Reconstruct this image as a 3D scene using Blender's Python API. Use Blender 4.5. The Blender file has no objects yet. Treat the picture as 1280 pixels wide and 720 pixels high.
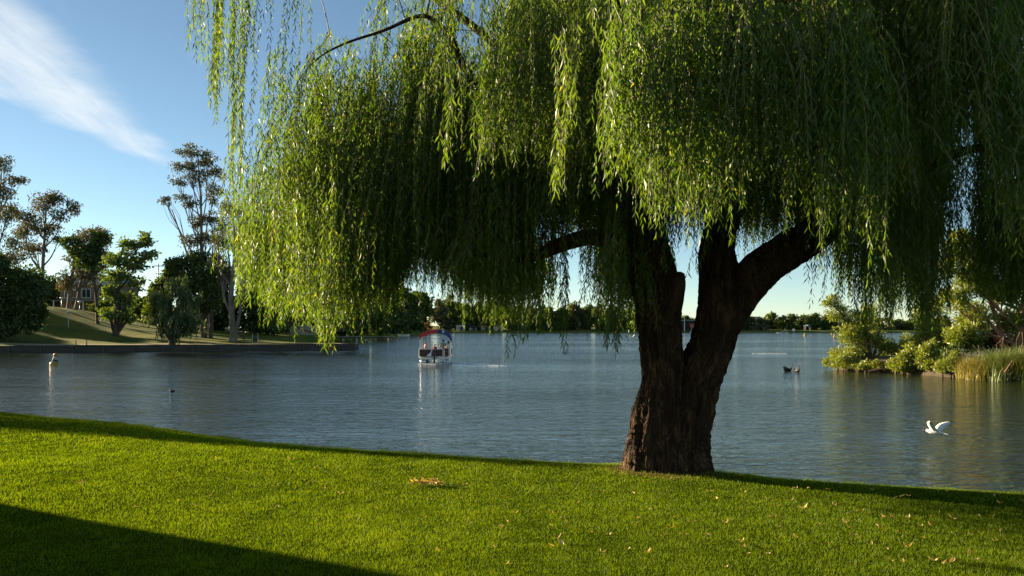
import bpy, bmesh, math, random
import numpy as np
from mathutils import Vector, noise

# ------------------------------------------------------------------ camera, sky, sun
H = 2.9            # camera height over the water
F = 1067.0         # focal length in photo pixels (1280 wide)
HOR = 408.5        # horizon row
scene = bpy.context.scene
col = scene.collection
cd = bpy.data.cameras.new('camera'); cam = bpy.data.objects.new('camera', cd); col.objects.link(cam)
cam.location = (0, 0, H); cam.rotation_euler = (math.radians(90), 0, 0)
cd.sensor_width = 36; cd.lens = 36 * F / 1280; cd.shift_y = (HOR - 360) / 1280
cd.clip_start = 0.05; cd.clip_end = 6000
scene.camera = cam

SUN_EL = math.radians(14.0)
SUN_DIR = Vector((-0.8616 * math.cos(SUN_EL), 0.5075 * math.cos(SUN_EL), math.sin(SUN_EL))).normalized()
world = bpy.data.worlds.new('World'); scene.world = world; world.use_nodes = True
wt = world.node_tree; wn = wt.nodes; wl = wt.links
bgn = wn['Background']; bgn.inputs['Strength'].default_value = 0.056
sky = wn.new('ShaderNodeTexSky'); sky.sky_type = 'NISHITA'; sky.sun_disc = False
sky.sun_elevation = SUN_EL; sky.sun_rotation = math.atan2(SUN_DIR.x, SUN_DIR.y)
sky.altitude = 800; sky.air_density = 0.7; sky.dust_density = 0.1; sky.ozone_density = 3.0
sl = bpy.data.lights.new('sun', 'SUN'); sl.energy = 5.0; sl.angle = math.radians(0.5); sl.color = (1.0, 0.80, 0.52)
so = bpy.data.objects.new('sun', sl); col.objects.link(so)
so.rotation_euler = SUN_DIR.to_track_quat('Z', 'Y').to_euler(); so.location = (-30, 20, 30)
vs = scene.view_settings; vs.view_transform = 'Standard'; vs.look = 'None'; vs.gamma = 1; vs.use_curve_mapping = False
vs.exposure = 1.85
scene.cycles.max_bounces = 8; scene.cycles.diffuse_bounces = 3; scene.cycles.glossy_bounces = 3
scene.cycles.transmission_bounces = 5; scene.cycles.transparent_max_bounces = 6
scene.cycles.use_denoising = True
scene.cycles.caustics_reflective = False; scene.cycles.caustics_refractive = False

def wmath(op, a, b=None, c=None, clamp=False):
    n = wn.new('ShaderNodeMath'); n.operation = op; n.use_clamp = clamp
    for i, v in enumerate((a, b, c)):
        if v is None: continue
        if isinstance(v, (int, float)): n.inputs[i].default_value = v
        else: wl.new(v, n.inputs[i])
    return n.outputs[0]
def wsmooth(v, lo, hi):
    n = wn.new('ShaderNodeMapRange'); n.interpolation_type = 'SMOOTHSTEP'
    wl.new(v, n.inputs['Value']); n.inputs['From Min'].default_value = lo; n.inputs['From Max'].default_value = hi
    return n.outputs[0]
def wsmooth2(v, lo, hi):      # lo, hi sockets
    n = wn.new('ShaderNodeMapRange'); n.interpolation_type = 'SMOOTHSTEP'
    wl.new(v, n.inputs['Value']); wl.new(lo, n.inputs['From Min']); wl.new(hi, n.inputs['From Max'])
    return n.outputs[0]
# cirrus streak: a cloud layer addressed by (x/z, y/z) of the view direction
tc = wn.new('ShaderNodeTexCoord'); sep = wn.new('ShaderNodeSeparateXYZ'); wl.new(tc.outputs['Generated'], sep.inputs[0])
zc = wmath('MAXIMUM', sep.outputs[2], 0.03)
cx = wmath('DIVIDE', sep.outputs[0], zc); cy = wmath('DIVIDE', sep.outputs[1], zc)
ca = wmath('ADD', wmath('MULTIPLY', cx, -0.2), wmath('MULTIPLY', cy, 0.98))
cb = wmath('ADD', wmath('MULTIPLY', cx, 0.98), wmath('MULTIPLY', cy, 0.2))
cmb = wn.new('ShaderNodeCombineXYZ')
wl.new(wmath('MULTIPLY', ca, 0.75), cmb.inputs[0]); wl.new(wmath('MULTIPLY', cb, 4.5), cmb.inputs[1])
nz = wn.new('ShaderNodeTexNoise'); nz.inputs['Scale'].default_value = 1.6; nz.inputs['Detail'].default_value = 9
nz.inputs['Roughness'].default_value = 0.62; nz.inputs['Distortion'].default_value = 0.5; wl.new(cmb.outputs[0], nz.inputs['Vector'])
cmb2 = wn.new('ShaderNodeCombineXYZ'); wl.new(cx, cmb2.inputs[0]); wl.new(cy, cmb2.inputs[1])
nz2 = wn.new('ShaderNodeTexNoise'); nz2.inputs['Scale'].default_value = 1.5; nz2.inputs['Detail'].default_value = 5; wl.new(cmb2.outputs[0], nz2.inputs['Vector'])
nv = nz.outputs[0]
wob = wmath('MULTIPLY', wmath('SUBTRACT', nz2.outputs[0], 0.5), 0.35)
cbw = wmath('ADD', cb, wob)
# lower (outer) edge of the streak slides in as it runs away
edge = wmath('ADD', wmath('MULTIPLY', wmath('SUBTRACT', ca, 3.6), 0.245), -1.64)
m1 = wsmooth2(cbw, edge, wmath('ADD', edge, 0.22))
m2 = wmath('SUBTRACT', 1.0, wsmooth(cbw, -1.10, -0.86))
m3 = wmath('SUBTRACT', 1.0, wsmooth(ca, 5.1, 6.0))
m4 = wmath('MULTIPLY_ADD', nv, 1.5, -0.10, clamp=True)
cm = wmath('MULTIPLY', wmath('MULTIPLY', m1, m2), wmath('MULTIPLY', m3, m4))
cm = wmath('MULTIPLY', cm, 0.80, clamp=True)
# sparse faint veils elsewhere
veil = wmath('MULTIPLY', wsmooth(nv, 0.60, 0.85), 0.10)
cm = wmath('MAXIMUM', cm, veil)
mixc = wn.new('ShaderNodeMix'); mixc.data_type = 'RGBA'
wl.new(cm, mixc.inputs['Factor']); 
hsv = wn.new('ShaderNodeHueSaturation'); hsv.inputs['Saturation'].default_value = 1.0; wl.new(sky.outputs[0], hsv.inputs['Color'])
tnt = wn.new('ShaderNodeMix'); tnt.data_type = 'RGBA'; tnt.blend_type = 'MULTIPLY'; tnt.inputs['Factor'].default_value = 1
wl.new(hsv.outputs[0], tnt.inputs['A']); tnt.inputs['B'].default_value = (1.05, 0.94, 0.73, 1)
wl.new(tnt.outputs['Result'], mixc.inputs['A']); mixc.inputs['B'].default_value = (5.0, 5.2, 5.2, 1)
wl.new(mixc.outputs['Result'], bgn.inputs['Color'])

def at(px, py, d):
    return Vector(((px - 640) / F * d, d, H - (py - HOR) / F * d))

# ------------------------------------------------------------------ helpers
rng = np.random.default_rng(7)
random.seed(5)

def tag(o, label=None, cat=None, group=None, kind=None):
    if label: o['label'] = label
    if cat: o['category'] = cat
    if group: o['group'] = group
    if kind: o['kind'] = kind
    return o
def empty(name, loc, rz=0.0):
    o = bpy.data.objects.new(name, None); o.empty_display_size = 0.2
    o.location = loc; o.rotation_euler = (0, 0, rz); col.objects.link(o); return o
def link(o, parent=None):
    col.objects.link(o)
    if parent is not None: o.parent = parent
    return o
def np_mesh(name, V, Q, mat, parent=None, smooth=False, tint=None, origin=None):
    """mesh from numpy arrays; Q is (n,3) or (n,4)"""
    V = np.asarray(V, dtype=np.float32)
    if origin is not None: V = V - np.asarray(origin, dtype=np.float32)
    Q = np.asarray(Q, dtype=np.int32); k = Q.shape[1]; n = len(Q)
    me = bpy.data.meshes.new(name)
    me.vertices.add(len(V)); me.vertices.foreach_set('co', V.ravel())
    me.loops.add(n * k); me.loops.foreach_set('vertex_index', Q.ravel())
    me.polygons.add(n); me.polygons.foreach_set('loop_start', np.arange(0, n * k, k, dtype=np.int32))
    try: me.polygons.foreach_set('loop_total', np.full(n, k, dtype=np.int32))
    except Exception: pass
    me.update(calc_edges=True)
    if smooth: me.polygons.foreach_set('use_smooth', np.ones(n, dtype=bool))
    if tint is not None:
        a = me.attributes.new('tint', 'FLOAT', 'POINT'); a.data.foreach_set('value', np.asarray(tint, dtype=np.float32))
    me.materials.append(mat)
    me.validate(); me.update()
    o = bpy.data.objects.new(name, me); link(o, parent)
    return o
class MB:
    """collects boxes, tubes, lathes, sheets; builds ONE mesh"""
    def __init__(s): s.v = []; s.f = []
    def add(s, vs, fs):
        b = len(s.v); s.v += [tuple(v) for v in vs]; s.f += [tuple(b + i for i in f) for f in fs]; return s
    def box(s, c, size, rz=0.0, taper=1.0):
        x, y, z = (q / 2 for q in size); ca_, sa_ = math.cos(rz), math.sin(rz); vs = []
        for dz, t in ((-z, 1), (z, taper)):
            for dx, dy in ((-x, -y), (x, -y), (x, y), (-x, y)):
                dx *= t; dy *= t
                vs.append((c[0] + dx * ca_ - dy * sa_, c[1] + dx * sa_ + dy * ca_, c[2] + dz))
        return s.add(vs, [(3, 2, 1, 0), (4, 5, 6, 7), (0, 1, 5, 4), (1, 2, 6, 5), (2, 3, 7, 6), (3, 0, 4, 7)])
    def tube(s, pts, r, seg=8, cap=True):
        pts = [Vector(p) for p in pts]
        rs = r if isinstance(r, (list, tuple)) else [r] * len(pts)
        vs, fs = [], []; prev = None
        for i, p in enumerate(pts):
            t = (pts[min(i + 1, len(pts) - 1)] - pts[max(i - 1, 0)]).normalized()
            if prev is None:
                a = Vector((0, 0, 1)) if abs(t.z) < 0.9 else Vector((1, 0, 0)); u = t.cross(a).normalized()
            else:
                u = (prev - t * prev.dot(t)).normalized()
            prev = u; w = t.cross(u)
            for k in range(seg):
                a = 2 * math.pi * k / seg
                vs.append(p + (u * math.cos(a) + w * math.sin(a)) * rs[i])
        for i in range(len(pts) - 1):
            for k in range(seg):
                a, b = i * seg + k, i * seg + (k + 1) % seg
                fs.append((a, b, b + seg, a + seg))
        if cap:
            fs.append(tuple(range(seg - 1, -1, -1))); m = (len(pts) - 1) * seg; fs.append(tuple(range(m, m + seg)))
        return s.add(vs, fs)
    def lathe(s, prof, c=(0, 0, 0), seg=16, sx=1, sy=1):
        vs, fs = [], []
        for r, z in prof:
            for k in range(seg):
                a = 2 * math.pi * k / seg
                vs.append((c[0] + r * sx * math.cos(a), c[1] + r * sy * math.sin(a), c[2] + z))
        for i in range(len(prof) - 1):
            for k in range(seg):
                a, b = i * seg + k, i * seg + (k + 1) % seg
                fs.append((a, b, b + seg, a + seg))
        fs.append(tuple(range(seg - 1, -1, -1))); m = (len(prof) - 1) * seg; fs.append(tuple(range(m, m + seg)))
        return s.add(vs, fs)
    def ball(s, c, r, seg=12, rings=8, sc=(1, 1, 1)):
        prof = [(max(1e-4, r * math.sin(math.pi * i / rings)), -r * math.cos(math.pi * i / rings)) for i in range(rings + 1)]
        vs, fs = [], []
        for rr, z in prof:
            for k in range(seg):
                a = 2 * math.pi * k / seg
                vs.append((c[0] + rr * sc[0] * math.cos(a), c[1] + rr * sc[1] * math.sin(a), c[2] + z * sc[2]))
        for i in range(rings):
            for k in range(seg):
                a, b = i * seg + k, i * seg + (k + 1) % seg
                fs.append((a, b, b + seg, a + seg))
        return s.add(vs, fs)
    def prism(s, poly, y0, y1):      # polygon in x,z extruded along y
        n = len(poly); vs = [(p[0], y0, p[1]) for p in poly] + [(p[0], y1, p[1]) for p in poly]
        fs = [tuple(range(n)), tuple(range(2 * n - 1, n - 1, -1))] + [(i + n, (i + 1) % n + n, (i + 1) % n, i) for i in range(n)]
        return s.add(vs, fs)
    def build(s, name, mat, parent=None, smooth=False, bevel=0.0):
        me = bpy.data.meshes.new(name); me.from_pydata(s.v, [], s.f); me.materials.append(mat)
        bm = bmesh.new(); bm.from_mesh(me); bmesh.ops.recalc_face_normals(bm, faces=bm.faces); bm.to_mesh(me); bm.free()
        if smooth:
            for p in me.polygons: p.use_smooth = True
        o = bpy.data.objects.new(name, me); link(o, parent)
        if bevel:
            b = o.modifiers.new('bevel', 'BEVEL'); b.width = bevel; b.segments = 2; b.limit_method = 'ANGLE'
        return o

def node_mat(name):
    m = bpy.data.materials.new(name); m.use_nodes = True
    nt = m.node_tree; return m, nt, nt.nodes, nt.links, nt.nodes['Principled BSDF']
def mat_noise(name, c1, c2, scale=5.0, rough=0.8, bump=0.0, detail=5, metal=0.0, spec=0.5, stretch=(1, 1, 1), bscale=None):
    m, nt, N, L, b = node_mat(name)
    tcn = N.new('ShaderNodeTexCoord'); mp = N.new('ShaderNodeMapping'); mp.inputs['Scale'].default_value = stretch
    L.new(tcn.outputs['Object'], mp.inputs[0])
    n = N.new('ShaderNodeTexNoise'); n.inputs['Scale'].default_value = scale; n.inputs['Detail'].default_value = detail
    L.new(mp.outputs[0], n.inputs['Vector'])
    r = N.new('ShaderNodeValToRGB'); r.color_ramp.elements[0].position = 0.32; r.color_ramp.elements[1].position = 0.68
    r.color_ramp.elements[0].color = (*c1, 1); r.color_ramp.elements[1].color = (*c2, 1)
    L.new(n.outputs[0], r.inputs[0]); L.new(r.outputs[0], b.inputs['Base Color'])
    b.inputs['Roughness'].default_value = rough; b.inputs['Metallic'].default_value = metal
    b.inputs['Specular IOR Level'].default_value = spec
    if bump:
        n2 = N.new('ShaderNodeTexNoise'); n2.inputs['Scale'].default_value = bscale or scale * 4; n2.inputs['Detail'].default_value = 6
        L.new(mp.outputs[0], n2.inputs['Vector'])
        bp = N.new('ShaderNodeBump'); bp.inputs['Strength'].default_value = 1; bp.inputs['Distance'].default_value = bump
        L.new(n2.outputs[0], bp.inputs['Height']); L.new(bp.outputs[0], b.inputs['Normal'])
    return m
def mat_leaf(name, ca_, cb_, cc_=None, trans=0.4, rough=0.5, tcol=1.5, gloss=0.06):
    """leaf colours vary from leaf to leaf through the per-leaf attribute 'tint'"""
    m, nt, N, L, b = node_mat(name); N.remove(b)
    at_ = N.new('ShaderNodeAttribute'); at_.attribute_name = 'tint'
    r = N.new('ShaderNodeValToRGB'); e = r.color_ramp.elements
    e[0].color = (*ca_, 1); e[1].color = (*cb_, 1)
    if cc_: x = e.new(0.96); x.color = (*cb_, 1); e[2].color = (*cc_, 1)
    L.new(at_.outputs['Fac'], r.inputs[0])
    d = N.new('ShaderNodeBsdfDiffuse'); t = N.new('ShaderNodeBsdfTranslucent'); g = N.new('ShaderNodeBsdfGlossy')
    g.inputs['Roughness'].default_value = rough; g.inputs['Color'].default_value = (1, 1, 1, 1)
    tm = N.new('ShaderNodeMix'); tm.data_type = 'RGBA'; tm.blend_type = 'MULTIPLY'; tm.inputs['Factor'].default_value = 1
    L.new(r.outputs[0], tm.inputs['A']); tm.inputs['B'].default_value = (tcol * 1.15, tcol * 1.0, tcol * 0.45, 1)
    L.new(r.outputs[0], d.inputs[0]); L.new(tm.outputs['Result'], t.inputs[0])
    m1_ = N.new('ShaderNodeMixShader'); m1_.inputs[0].default_value = trans; L.new(d.outputs[0], m1_.inputs[1]); L.new(t.outputs[0], m1_.inputs[2])
    m2_ = N.new('ShaderNodeMixShader'); m2_.inputs[0].default_value = gloss; L.new(m1_.outputs[0], m2_.inputs[1]); L.new(g.outputs[0], m2_.inputs[2])
    L.new(m2_.outputs[0], N['Material Output'].inputs['Surface'])
    return m

M = {}
M['willow_leaf'] = mat_leaf('willow_leaf', (0.035, 0.085, 0.006), (0.12, 0.20, 0.014), (0.24, 0.24, 0.03), trans=0.52, tcol=1.75, gloss=0.025, rough=0.4)
M['gum_leaf'] = mat_leaf('gum_leaf', (0.045, 0.06, 0.022), (0.11, 0.11, 0.04), (0.17, 0.12, 0.05), trans=0.25, gloss=0.05)
M['brown_gum_leaf'] = mat_leaf('brown_gum_leaf', (0.06, 0.065, 0.025), (0.13, 0.12, 0.045), (0.16, 0.12, 0.05), trans=0.25, gloss=0.04)
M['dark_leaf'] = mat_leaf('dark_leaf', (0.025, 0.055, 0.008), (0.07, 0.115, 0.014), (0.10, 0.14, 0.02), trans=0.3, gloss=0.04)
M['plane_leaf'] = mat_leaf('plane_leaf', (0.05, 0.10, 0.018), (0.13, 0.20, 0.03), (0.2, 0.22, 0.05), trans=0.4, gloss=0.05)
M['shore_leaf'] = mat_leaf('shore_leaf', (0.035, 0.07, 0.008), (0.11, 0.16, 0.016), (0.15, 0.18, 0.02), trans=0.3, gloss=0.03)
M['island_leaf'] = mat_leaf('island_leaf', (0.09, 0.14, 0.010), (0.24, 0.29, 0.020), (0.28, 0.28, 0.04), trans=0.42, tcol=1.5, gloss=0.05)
M['orange_leaf'] = mat_leaf('orange_leaf', (0.16, 0.06, 0.01), (0.28, 0.12, 0.015), trans=0.3)
M['reed'] = mat_leaf('reed', (0.06, 0.11, 0.02), (0.17, 0.21, 0.04), (0.42, 0.33, 0.12), trans=0.35)
M['dry_reed'] = mat_leaf('dry_reed', (0.16, 0.18, 0.04), (0.36, 0.30, 0.09), (0.55, 0.42, 0.16), trans=0.35)
M['grass'] = mat_leaf('grass', (0.070, 0.138, 0.001), (0.18, 0.275, 0.002), (0.32, 0.27, 0.02), trans=0.45, tcol=1.6, gloss=0.014)
M['litter'] = mat_leaf('litter', (0.36, 0.24, 0.07), (0.60, 0.44, 0.15), (0.26, 0.11, 0.04), trans=0.2, gloss=0.05)

# bark
def bark_mat(name, c1, c2, c3, sc=6.0, bump=0.02):
    m, nt, N, L, b = node_mat(name)
    tcn = N.new('ShaderNodeTexCoord'); mp = N.new('ShaderNodeMapping'); mp.inputs['Scale'].default_value = (1, 1, 0.34)
    L.new(tcn.outputs['Object'], mp.inputs[0])
    n = N.new('ShaderNodeTexNoise'); n.inputs['Scale'].default_value = sc; n.inputs['Detail'].default_value = 8; n.inputs['Roughness'].default_value = 0.65
    n.inputs['Distortion'].default_value = 0.6
    L.new(mp.outputs[0], n.inputs['Vector'])
    v = N.new('ShaderNodeTexVoronoi'); v.feature = 'DISTANCE_TO_EDGE'; v.inputs['Scale'].default_value = sc * 3.2
    mixv = N.new('ShaderNodeVectorMath'); mixv.operation = 'ADD'
    n3 = N.new('ShaderNodeTexNoise'); n3.inputs['Scale'].default_value = 4; L.new(mp.outputs[0], n3.inputs['Vector'])
    scv = N.new('ShaderNodeVectorMath'); scv.operation = 'SCALE'; scv.inputs['Scale'].default_value = 0.3; L.new(n3.outputs['Color'], scv.inputs[0])
    L.new(mp.outputs[0], mixv.inputs[0]); L.new(scv.outputs[0], mixv.inputs[1]); L.new(mixv.outputs[0], v.inputs['Vector'])
    r = N.new('ShaderNodeValToRGB'); e = r.color_ramp.elements; e[0].position = 0.3; e[1].position = 0.72
    e[0].color = (*c1, 1); e[1].color = (*c3, 1); q = e.new(0.5); q.color = (*c2, 1)
    L.new(n.outputs[0], r.inputs[0]); L.new(r.outputs[0], b.inputs['Base Color'])
    b.inputs['Roughness'].default_value = 0.9; b.inputs['Specular IOR Level'].default_value = 0.2
    mm = N.new('ShaderNodeMapRange'); mm.inputs['From Max'].default_value = 0.25; L.new(v.outputs['Distance'], mm.inputs['Value'])
    ad = N.new('ShaderNodeMath'); ad.operation = 'MULTIPLY_ADD'; ad.inputs[1].default_value = 0.6
    L.new(mm.outputs[0], ad.inputs[0]); L.new(n.outputs[0], ad.inputs[2])
    bp = N.new('ShaderNodeBump'); bp.inputs['Distance'].default_value = bump; L.new(ad.outputs[0], bp.inputs['Height']); L.new(bp.outputs[0], b.inputs['Normal'])
    return m
M['willow_bark'] = bark_mat('willow_bark', (0.016, 0.010, 0.006), (0.060, 0.034, 0.018), (0.17, 0.098, 0.048), 8, 0.06)
M['bark'] = bark_mat('bark', (0.05, 0.035, 0.025), (0.10, 0.075, 0.055), (0.17, 0.13, 0.10), 3, 0.02)
M['gum_bark'] = bark_mat('gum_bark', (0.10, 0.08, 0.065), (0.19, 0.155, 0.125), (0.33, 0.28, 0.23), 1.5, 0.01)
M['red_bark'] = bark_mat('red_bark', (0.12, 0.06, 0.035), (0.24, 0.13, 0.08), (0.36, 0.22, 0.13), 3, 0.02)
M['twig'] = mat_noise('twig', (0.10, 0.075, 0.03), (0.20, 0.16, 0.06), 8, 0.7)

# ------------------------------------------------------------------ geometry generators
def catmull(P, n):
    P = np.asarray(P, float); out = []
    m = len(P)
    for i in range(m - 1):
        p0 = P[max(i - 1, 0)]; p1 = P[i]; p2 = P[i + 1]; p3 = P[min(i + 2, m - 1)]
        for k in range(n):
            t = k / n
            out.append(0.5 * ((2 * p1) + (-p0 + p2) * t + (2 * p0 - 5 * p1 + 4 * p2 - p3) * t * t + (-p0 + 3 * p1 - 3 * p2 + p3) * t ** 3))
    out.append(P[-1]); return np.array(out)
def tubes_np(polys, seg=6):
    """polys: list of arrays (n,4) xyz r -> verts, quads (all in one)"""
    VV, QQ = [], []; base = 0
    for A in polys:
        A = np.asarray(A, float); n = len(A)
        T = np.gradient(A[:, :3], axis=0); T /= np.linalg.norm(T, axis=1, keepdims=True) + 1e-9
        ref = np.array([0.31, 0.87, 0.12]) if abs(T[:, 2]).mean() > 0.6 else np.array([0.1, 0.2, 1.0])
        U = np.cross(T, ref); U /= np.linalg.norm(U, axis=1, keepdims=True) + 1e-9
        W = np.cross(T, U)
        a = np.linspace(0, 2 * np.pi, seg, endpoint=False)
        ring = U[:, None, :] * np.cos(a)[None, :, None] + W[:, None, :] * np.sin(a)[None, :, None]
        V = A[:, None, :3] + ring * A[:, 3][:, None, None]
        VV.append(V.reshape(-1, 3))
        i = np.arange(n - 1)[:, None] * seg; k = np.arange(seg)[None, :]; k2 = (k + 1) % seg
        Q = np.stack([i + k, i + k2, i + k2 + seg, i + k + seg], -1).reshape(-1, 4) + base
        QQ.append(Q); base += n * seg
    return np.concatenate(VV), np.concatenate(QQ)
def unit(a): return a / (np.linalg.norm(a, axis=-1, keepdims=True) + 1e-9)
def leaf_cards(P, D, L, W, r, bend=0.0):
    """rhombic leaves, base P, direction D"""
    n = len(P); S = unit(np.cross(D, unit(r.normal(size=(n, 3)))))
    Nn = np.cross(D, S)
    L = np.broadcast_to(L, n)[:, None]; W = np.broadcast_to(W, n)[:, None]
    m = P + D * L * 0.42 + Nn * L * bend
    V = np.stack([P, m + S * W / 2, P + D * L, m - S * W / 2], 1)
    return V.reshape(-1, 3), np.arange(n * 4).reshape(-1, 4)

def blob_tree(name, label, cat, d, base, blobs, style='bushy', leaf='dark_leaf', bark='bark', trunk_w=6, seed=1,
              group=None, cover=3.0, leafsize=None, ground=None, lean=0.0, top=None, depth=1.0, zbase=None, trunks=None, fork=0.35):
    """tree whose crown is a set of uneven leaf masses.  base (px,py) ; blobs [(px,py,rx,rz)] measured at distance d"""
    r = np.random.default_rng(seed)
    k = d / F
    bx = (base[0] - 640) * k
    bz = zbase if zbase is not None else (ground(bx, d) if ground else H - (base[1] - HOR) * k)
    root = empty(name, (bx, d, bz - 0.05)); tag(root, label, cat, group)
    O = np.array([bx, d, bz - 0.05])
    B = [(np.array([(b[0] - 640) * k, d + r.uniform(-.6, .6) * b[2] * k * depth, H - (b[1] - HOR) * k]), b[2] * k, b[3] * k) for b in blobs]
    zt = max(b[0][2] + b[2] * 0.3 for b in B); zl = min(b[0][2] for b in B)
    cxm = np.mean([b[0][0] for b in B])
    topx = (top - 640) * k if top is not None else bx + (cxm - bx) * 0.7
    tw = trunk_w * k / 2
    hgt = zt - bz
    # trunk
    tr = catmull([[bx, d, bz - 0.2, tw * 1.5], [bx + (topx - bx) * 0.02, d, bz + hgt * 0.06, tw * 1.05],
                  [bx + (topx - bx) * 0.2 + r.normal() * tw * .6, d, bz + hgt * 0.35, tw * 0.85],
                  [bx + (topx - bx) * 0.6 + r.normal() * tw, d + r.normal() * tw, bz + hgt * 0.68, tw * 0.55],
                  [topx, d, bz + hgt * 0.97, tw * 0.18]], 6)
    woods = [tr]
    if trunks:
        for (ox, tx, ty, w) in trunks:     # further stems (px offset at the foot, px/py of the top, width)
            e = np.array([(tx - 640) * k, d + r.normal() * .3, H - (ty - HOR) * k]); o0 = np.array([bx + ox * k, d + .1, bz - .2])
            mid = (o0 + e) / 2 + np.array([(o0[0] - e[0]) * .12, 0, 0])
            woods.append(catmull([[*o0, w * k * .62], [*(o0 * .7 + e * .3), w * k * .5], [*mid, w * k * .42], [*e, w * k * .15]], 5))
    limbs = []
    Ps, Ds = [], []; Ls = []
    ls = leafsize or max(0.10, 3.2 * k)
    for (c, rx, rz) in B:
        # limb from the trunk to the mass
        f = np.clip((c[2] - rz * 0.4 - bz) / hgt, fork * 0.6, 0.93) * r.uniform(0.72, 0.92)
        j = tr[int(f * (len(tr) - 1))]
        end = c + np.array([0, 0, -rz * 0.1])
        mid = (j[:3] + end) / 2 + np.array([r.normal() * .06, r.normal() * .1, -0.07]) * np.linalg.norm(end - j[:3])
        lr = max(j[3] * 0.55, tw * .16)
        limb = catmull([[*j[:3], lr], [*mid, lr * 0.7], [*end, lr * 0.32]], 5); limbs.append(limb)
        nsub = max(4, int({'gum': 13, 'bushy': 12, 'weep': 12, 'feather': 14}[style] * (1 if rx > 1.2 else .7)))
        q = unit(r.normal(size=(nsub, 3))); rad = r.uniform(0.35, 0.95, nsub)[:, None] ** 0.6
        sub = c + q * rad * np.array([rx, rx * depth, rz]) * (0.92 if style == 'gum' else 0.78)
        for s in sub:
            st = limb[r.integers(len(limb) // 2, len(limb))]
            m2 = (st[:3] + s) / 2 + r.normal(size=3) * .05 * np.linalg.norm(s - st[:3])
            woods.append(np.array([[*st[:3], st[3] * 0.55], [*m2, st[3] * 0.35], [*s, st[3] * 0.12 + .004]]))
        A = math.pi * rx * rz
        n = int(1.9 * cover * A / (ls * ls * 0.22)); n = min(n, 26000)
        w = r.uniform(0.5, 1.5, nsub); w /= w.sum(); which = r.choice(nsub, n, p=w)
        rc = (0.42 if style == 'gum' else 0.36) * r.uniform(0.75, 1.25, nsub)[which][:, None]
        g = r.normal(size=(n, 3)); gl = np.linalg.norm(g, axis=1, keepdims=True); g = g / gl * np.minimum(gl, 1.9) ** 0.8
        P = sub[which] + g * rc * np.array([rx, rx * depth, rz * (0.75 if style == 'gum' else 0.9)])
        D = unit(r.normal(size=(n, 3)))
        if style == 'gum': D = unit(D + np.array([0, 0, -0.9]))
        if style == 'bushy': D = unit(D + 0.6 * unit(P - c))
        if style == 'feather': D = unit(D * .8 + 0.5 * unit(P - c) + np.array([0, 0, .35]))
        if style == 'weep':
            D = unit(D * 0.35 + np.array([0, 0, -1.0]))
            # leaves trail down in streaks below each clump
            ns = max(8, n // 26); sx = sub[r.choice(nsub, ns, p=w)] + r.normal(size=(ns, 3)) * np.array([rx, rx * depth, rz * .5]) * .3
            wh = r.integers(0, ns, n); dz = r.uniform(0, 1, n) * (r.uniform(0.3, 1.3, ns)[wh]) * rz
            P = sx[wh] + r.normal(size=(n, 3)) * ls * .35; P[:, 2] -= dz
        Ps.append(P); Ds.append(D)
    P = np.concatenate(Ps); D = np.concatenate(Ds)
    keep = P[:, 2] > bz + 0.05; P = P[keep]; D = D[keep]
    n = len(P); L = ls * r.uniform(0.6, 1.4, n)
    Wd = L * (0.28 if style in ('weep', 'feather') else 0.42 if style == 'gum' else 0.62)
    V, Q = leaf_cards(P, D, L, Wd, r)
    tint = np.repeat(np.clip(r.normal(0.45, 0.25, n), 0, 1), 4)
    wv, wq = tubes_np(woods[:1 + (len(trunks) if trunks else 0)], 9)
    t = np_mesh('trunk', wv, wq, M[bark], root, True, origin=O)
    lv, lq = tubes_np(limbs + woods[1 + (len(trunks) if trunks else 0):], 5)
    np_mesh('branches', lv, lq, M[bark], root, True, origin=O)
    np_mesh('crown', V, Q, M[leaf], root, tint=tint, origin=O)
    return root

# ------------------------------------------------------------------ setting: near lawn
CX = np.array([-60, -40, -25, -11.2, -4.5, -2.27, -.446, 1.5, 2.58, 4.24, 5.63, 14, 40, 60])
CY = np.array([45, 34, 27.5, 18.8, 14.15, 12.75, 11.9, 11.35, 10.75, 9.95, 9.4, 5.5, -8, -19])
def crest(x): return np.interp(x, CX, CY)
TX, TY = 1.90, 10.35
def lawn_z(x, y):
    x = np.asarray(x, float); y = np.asarray(y, float)
    t = (crest(x) - y) * 0.87
    a = -t / 0.28
    sp = np.where(a > 20, a, np.log1p(np.exp(np.clip(a, -40, 20)))) * 0.28
    und = 0.012 * np.sin(x * 1.3 + 0.7 * y) + 0.015 * np.sin(0.6 * x - 0.9 * y + 1) + 0.008 * np.sin(2.3 * y + 1.7 * x)
    z = 1.15 + und - 0.62 * sp
    z = z + 0.07 * np.exp(-((x - TX) ** 2 + (y - TY) ** 2) / 0.9)
    return np.maximum(z, -1.2)

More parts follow.
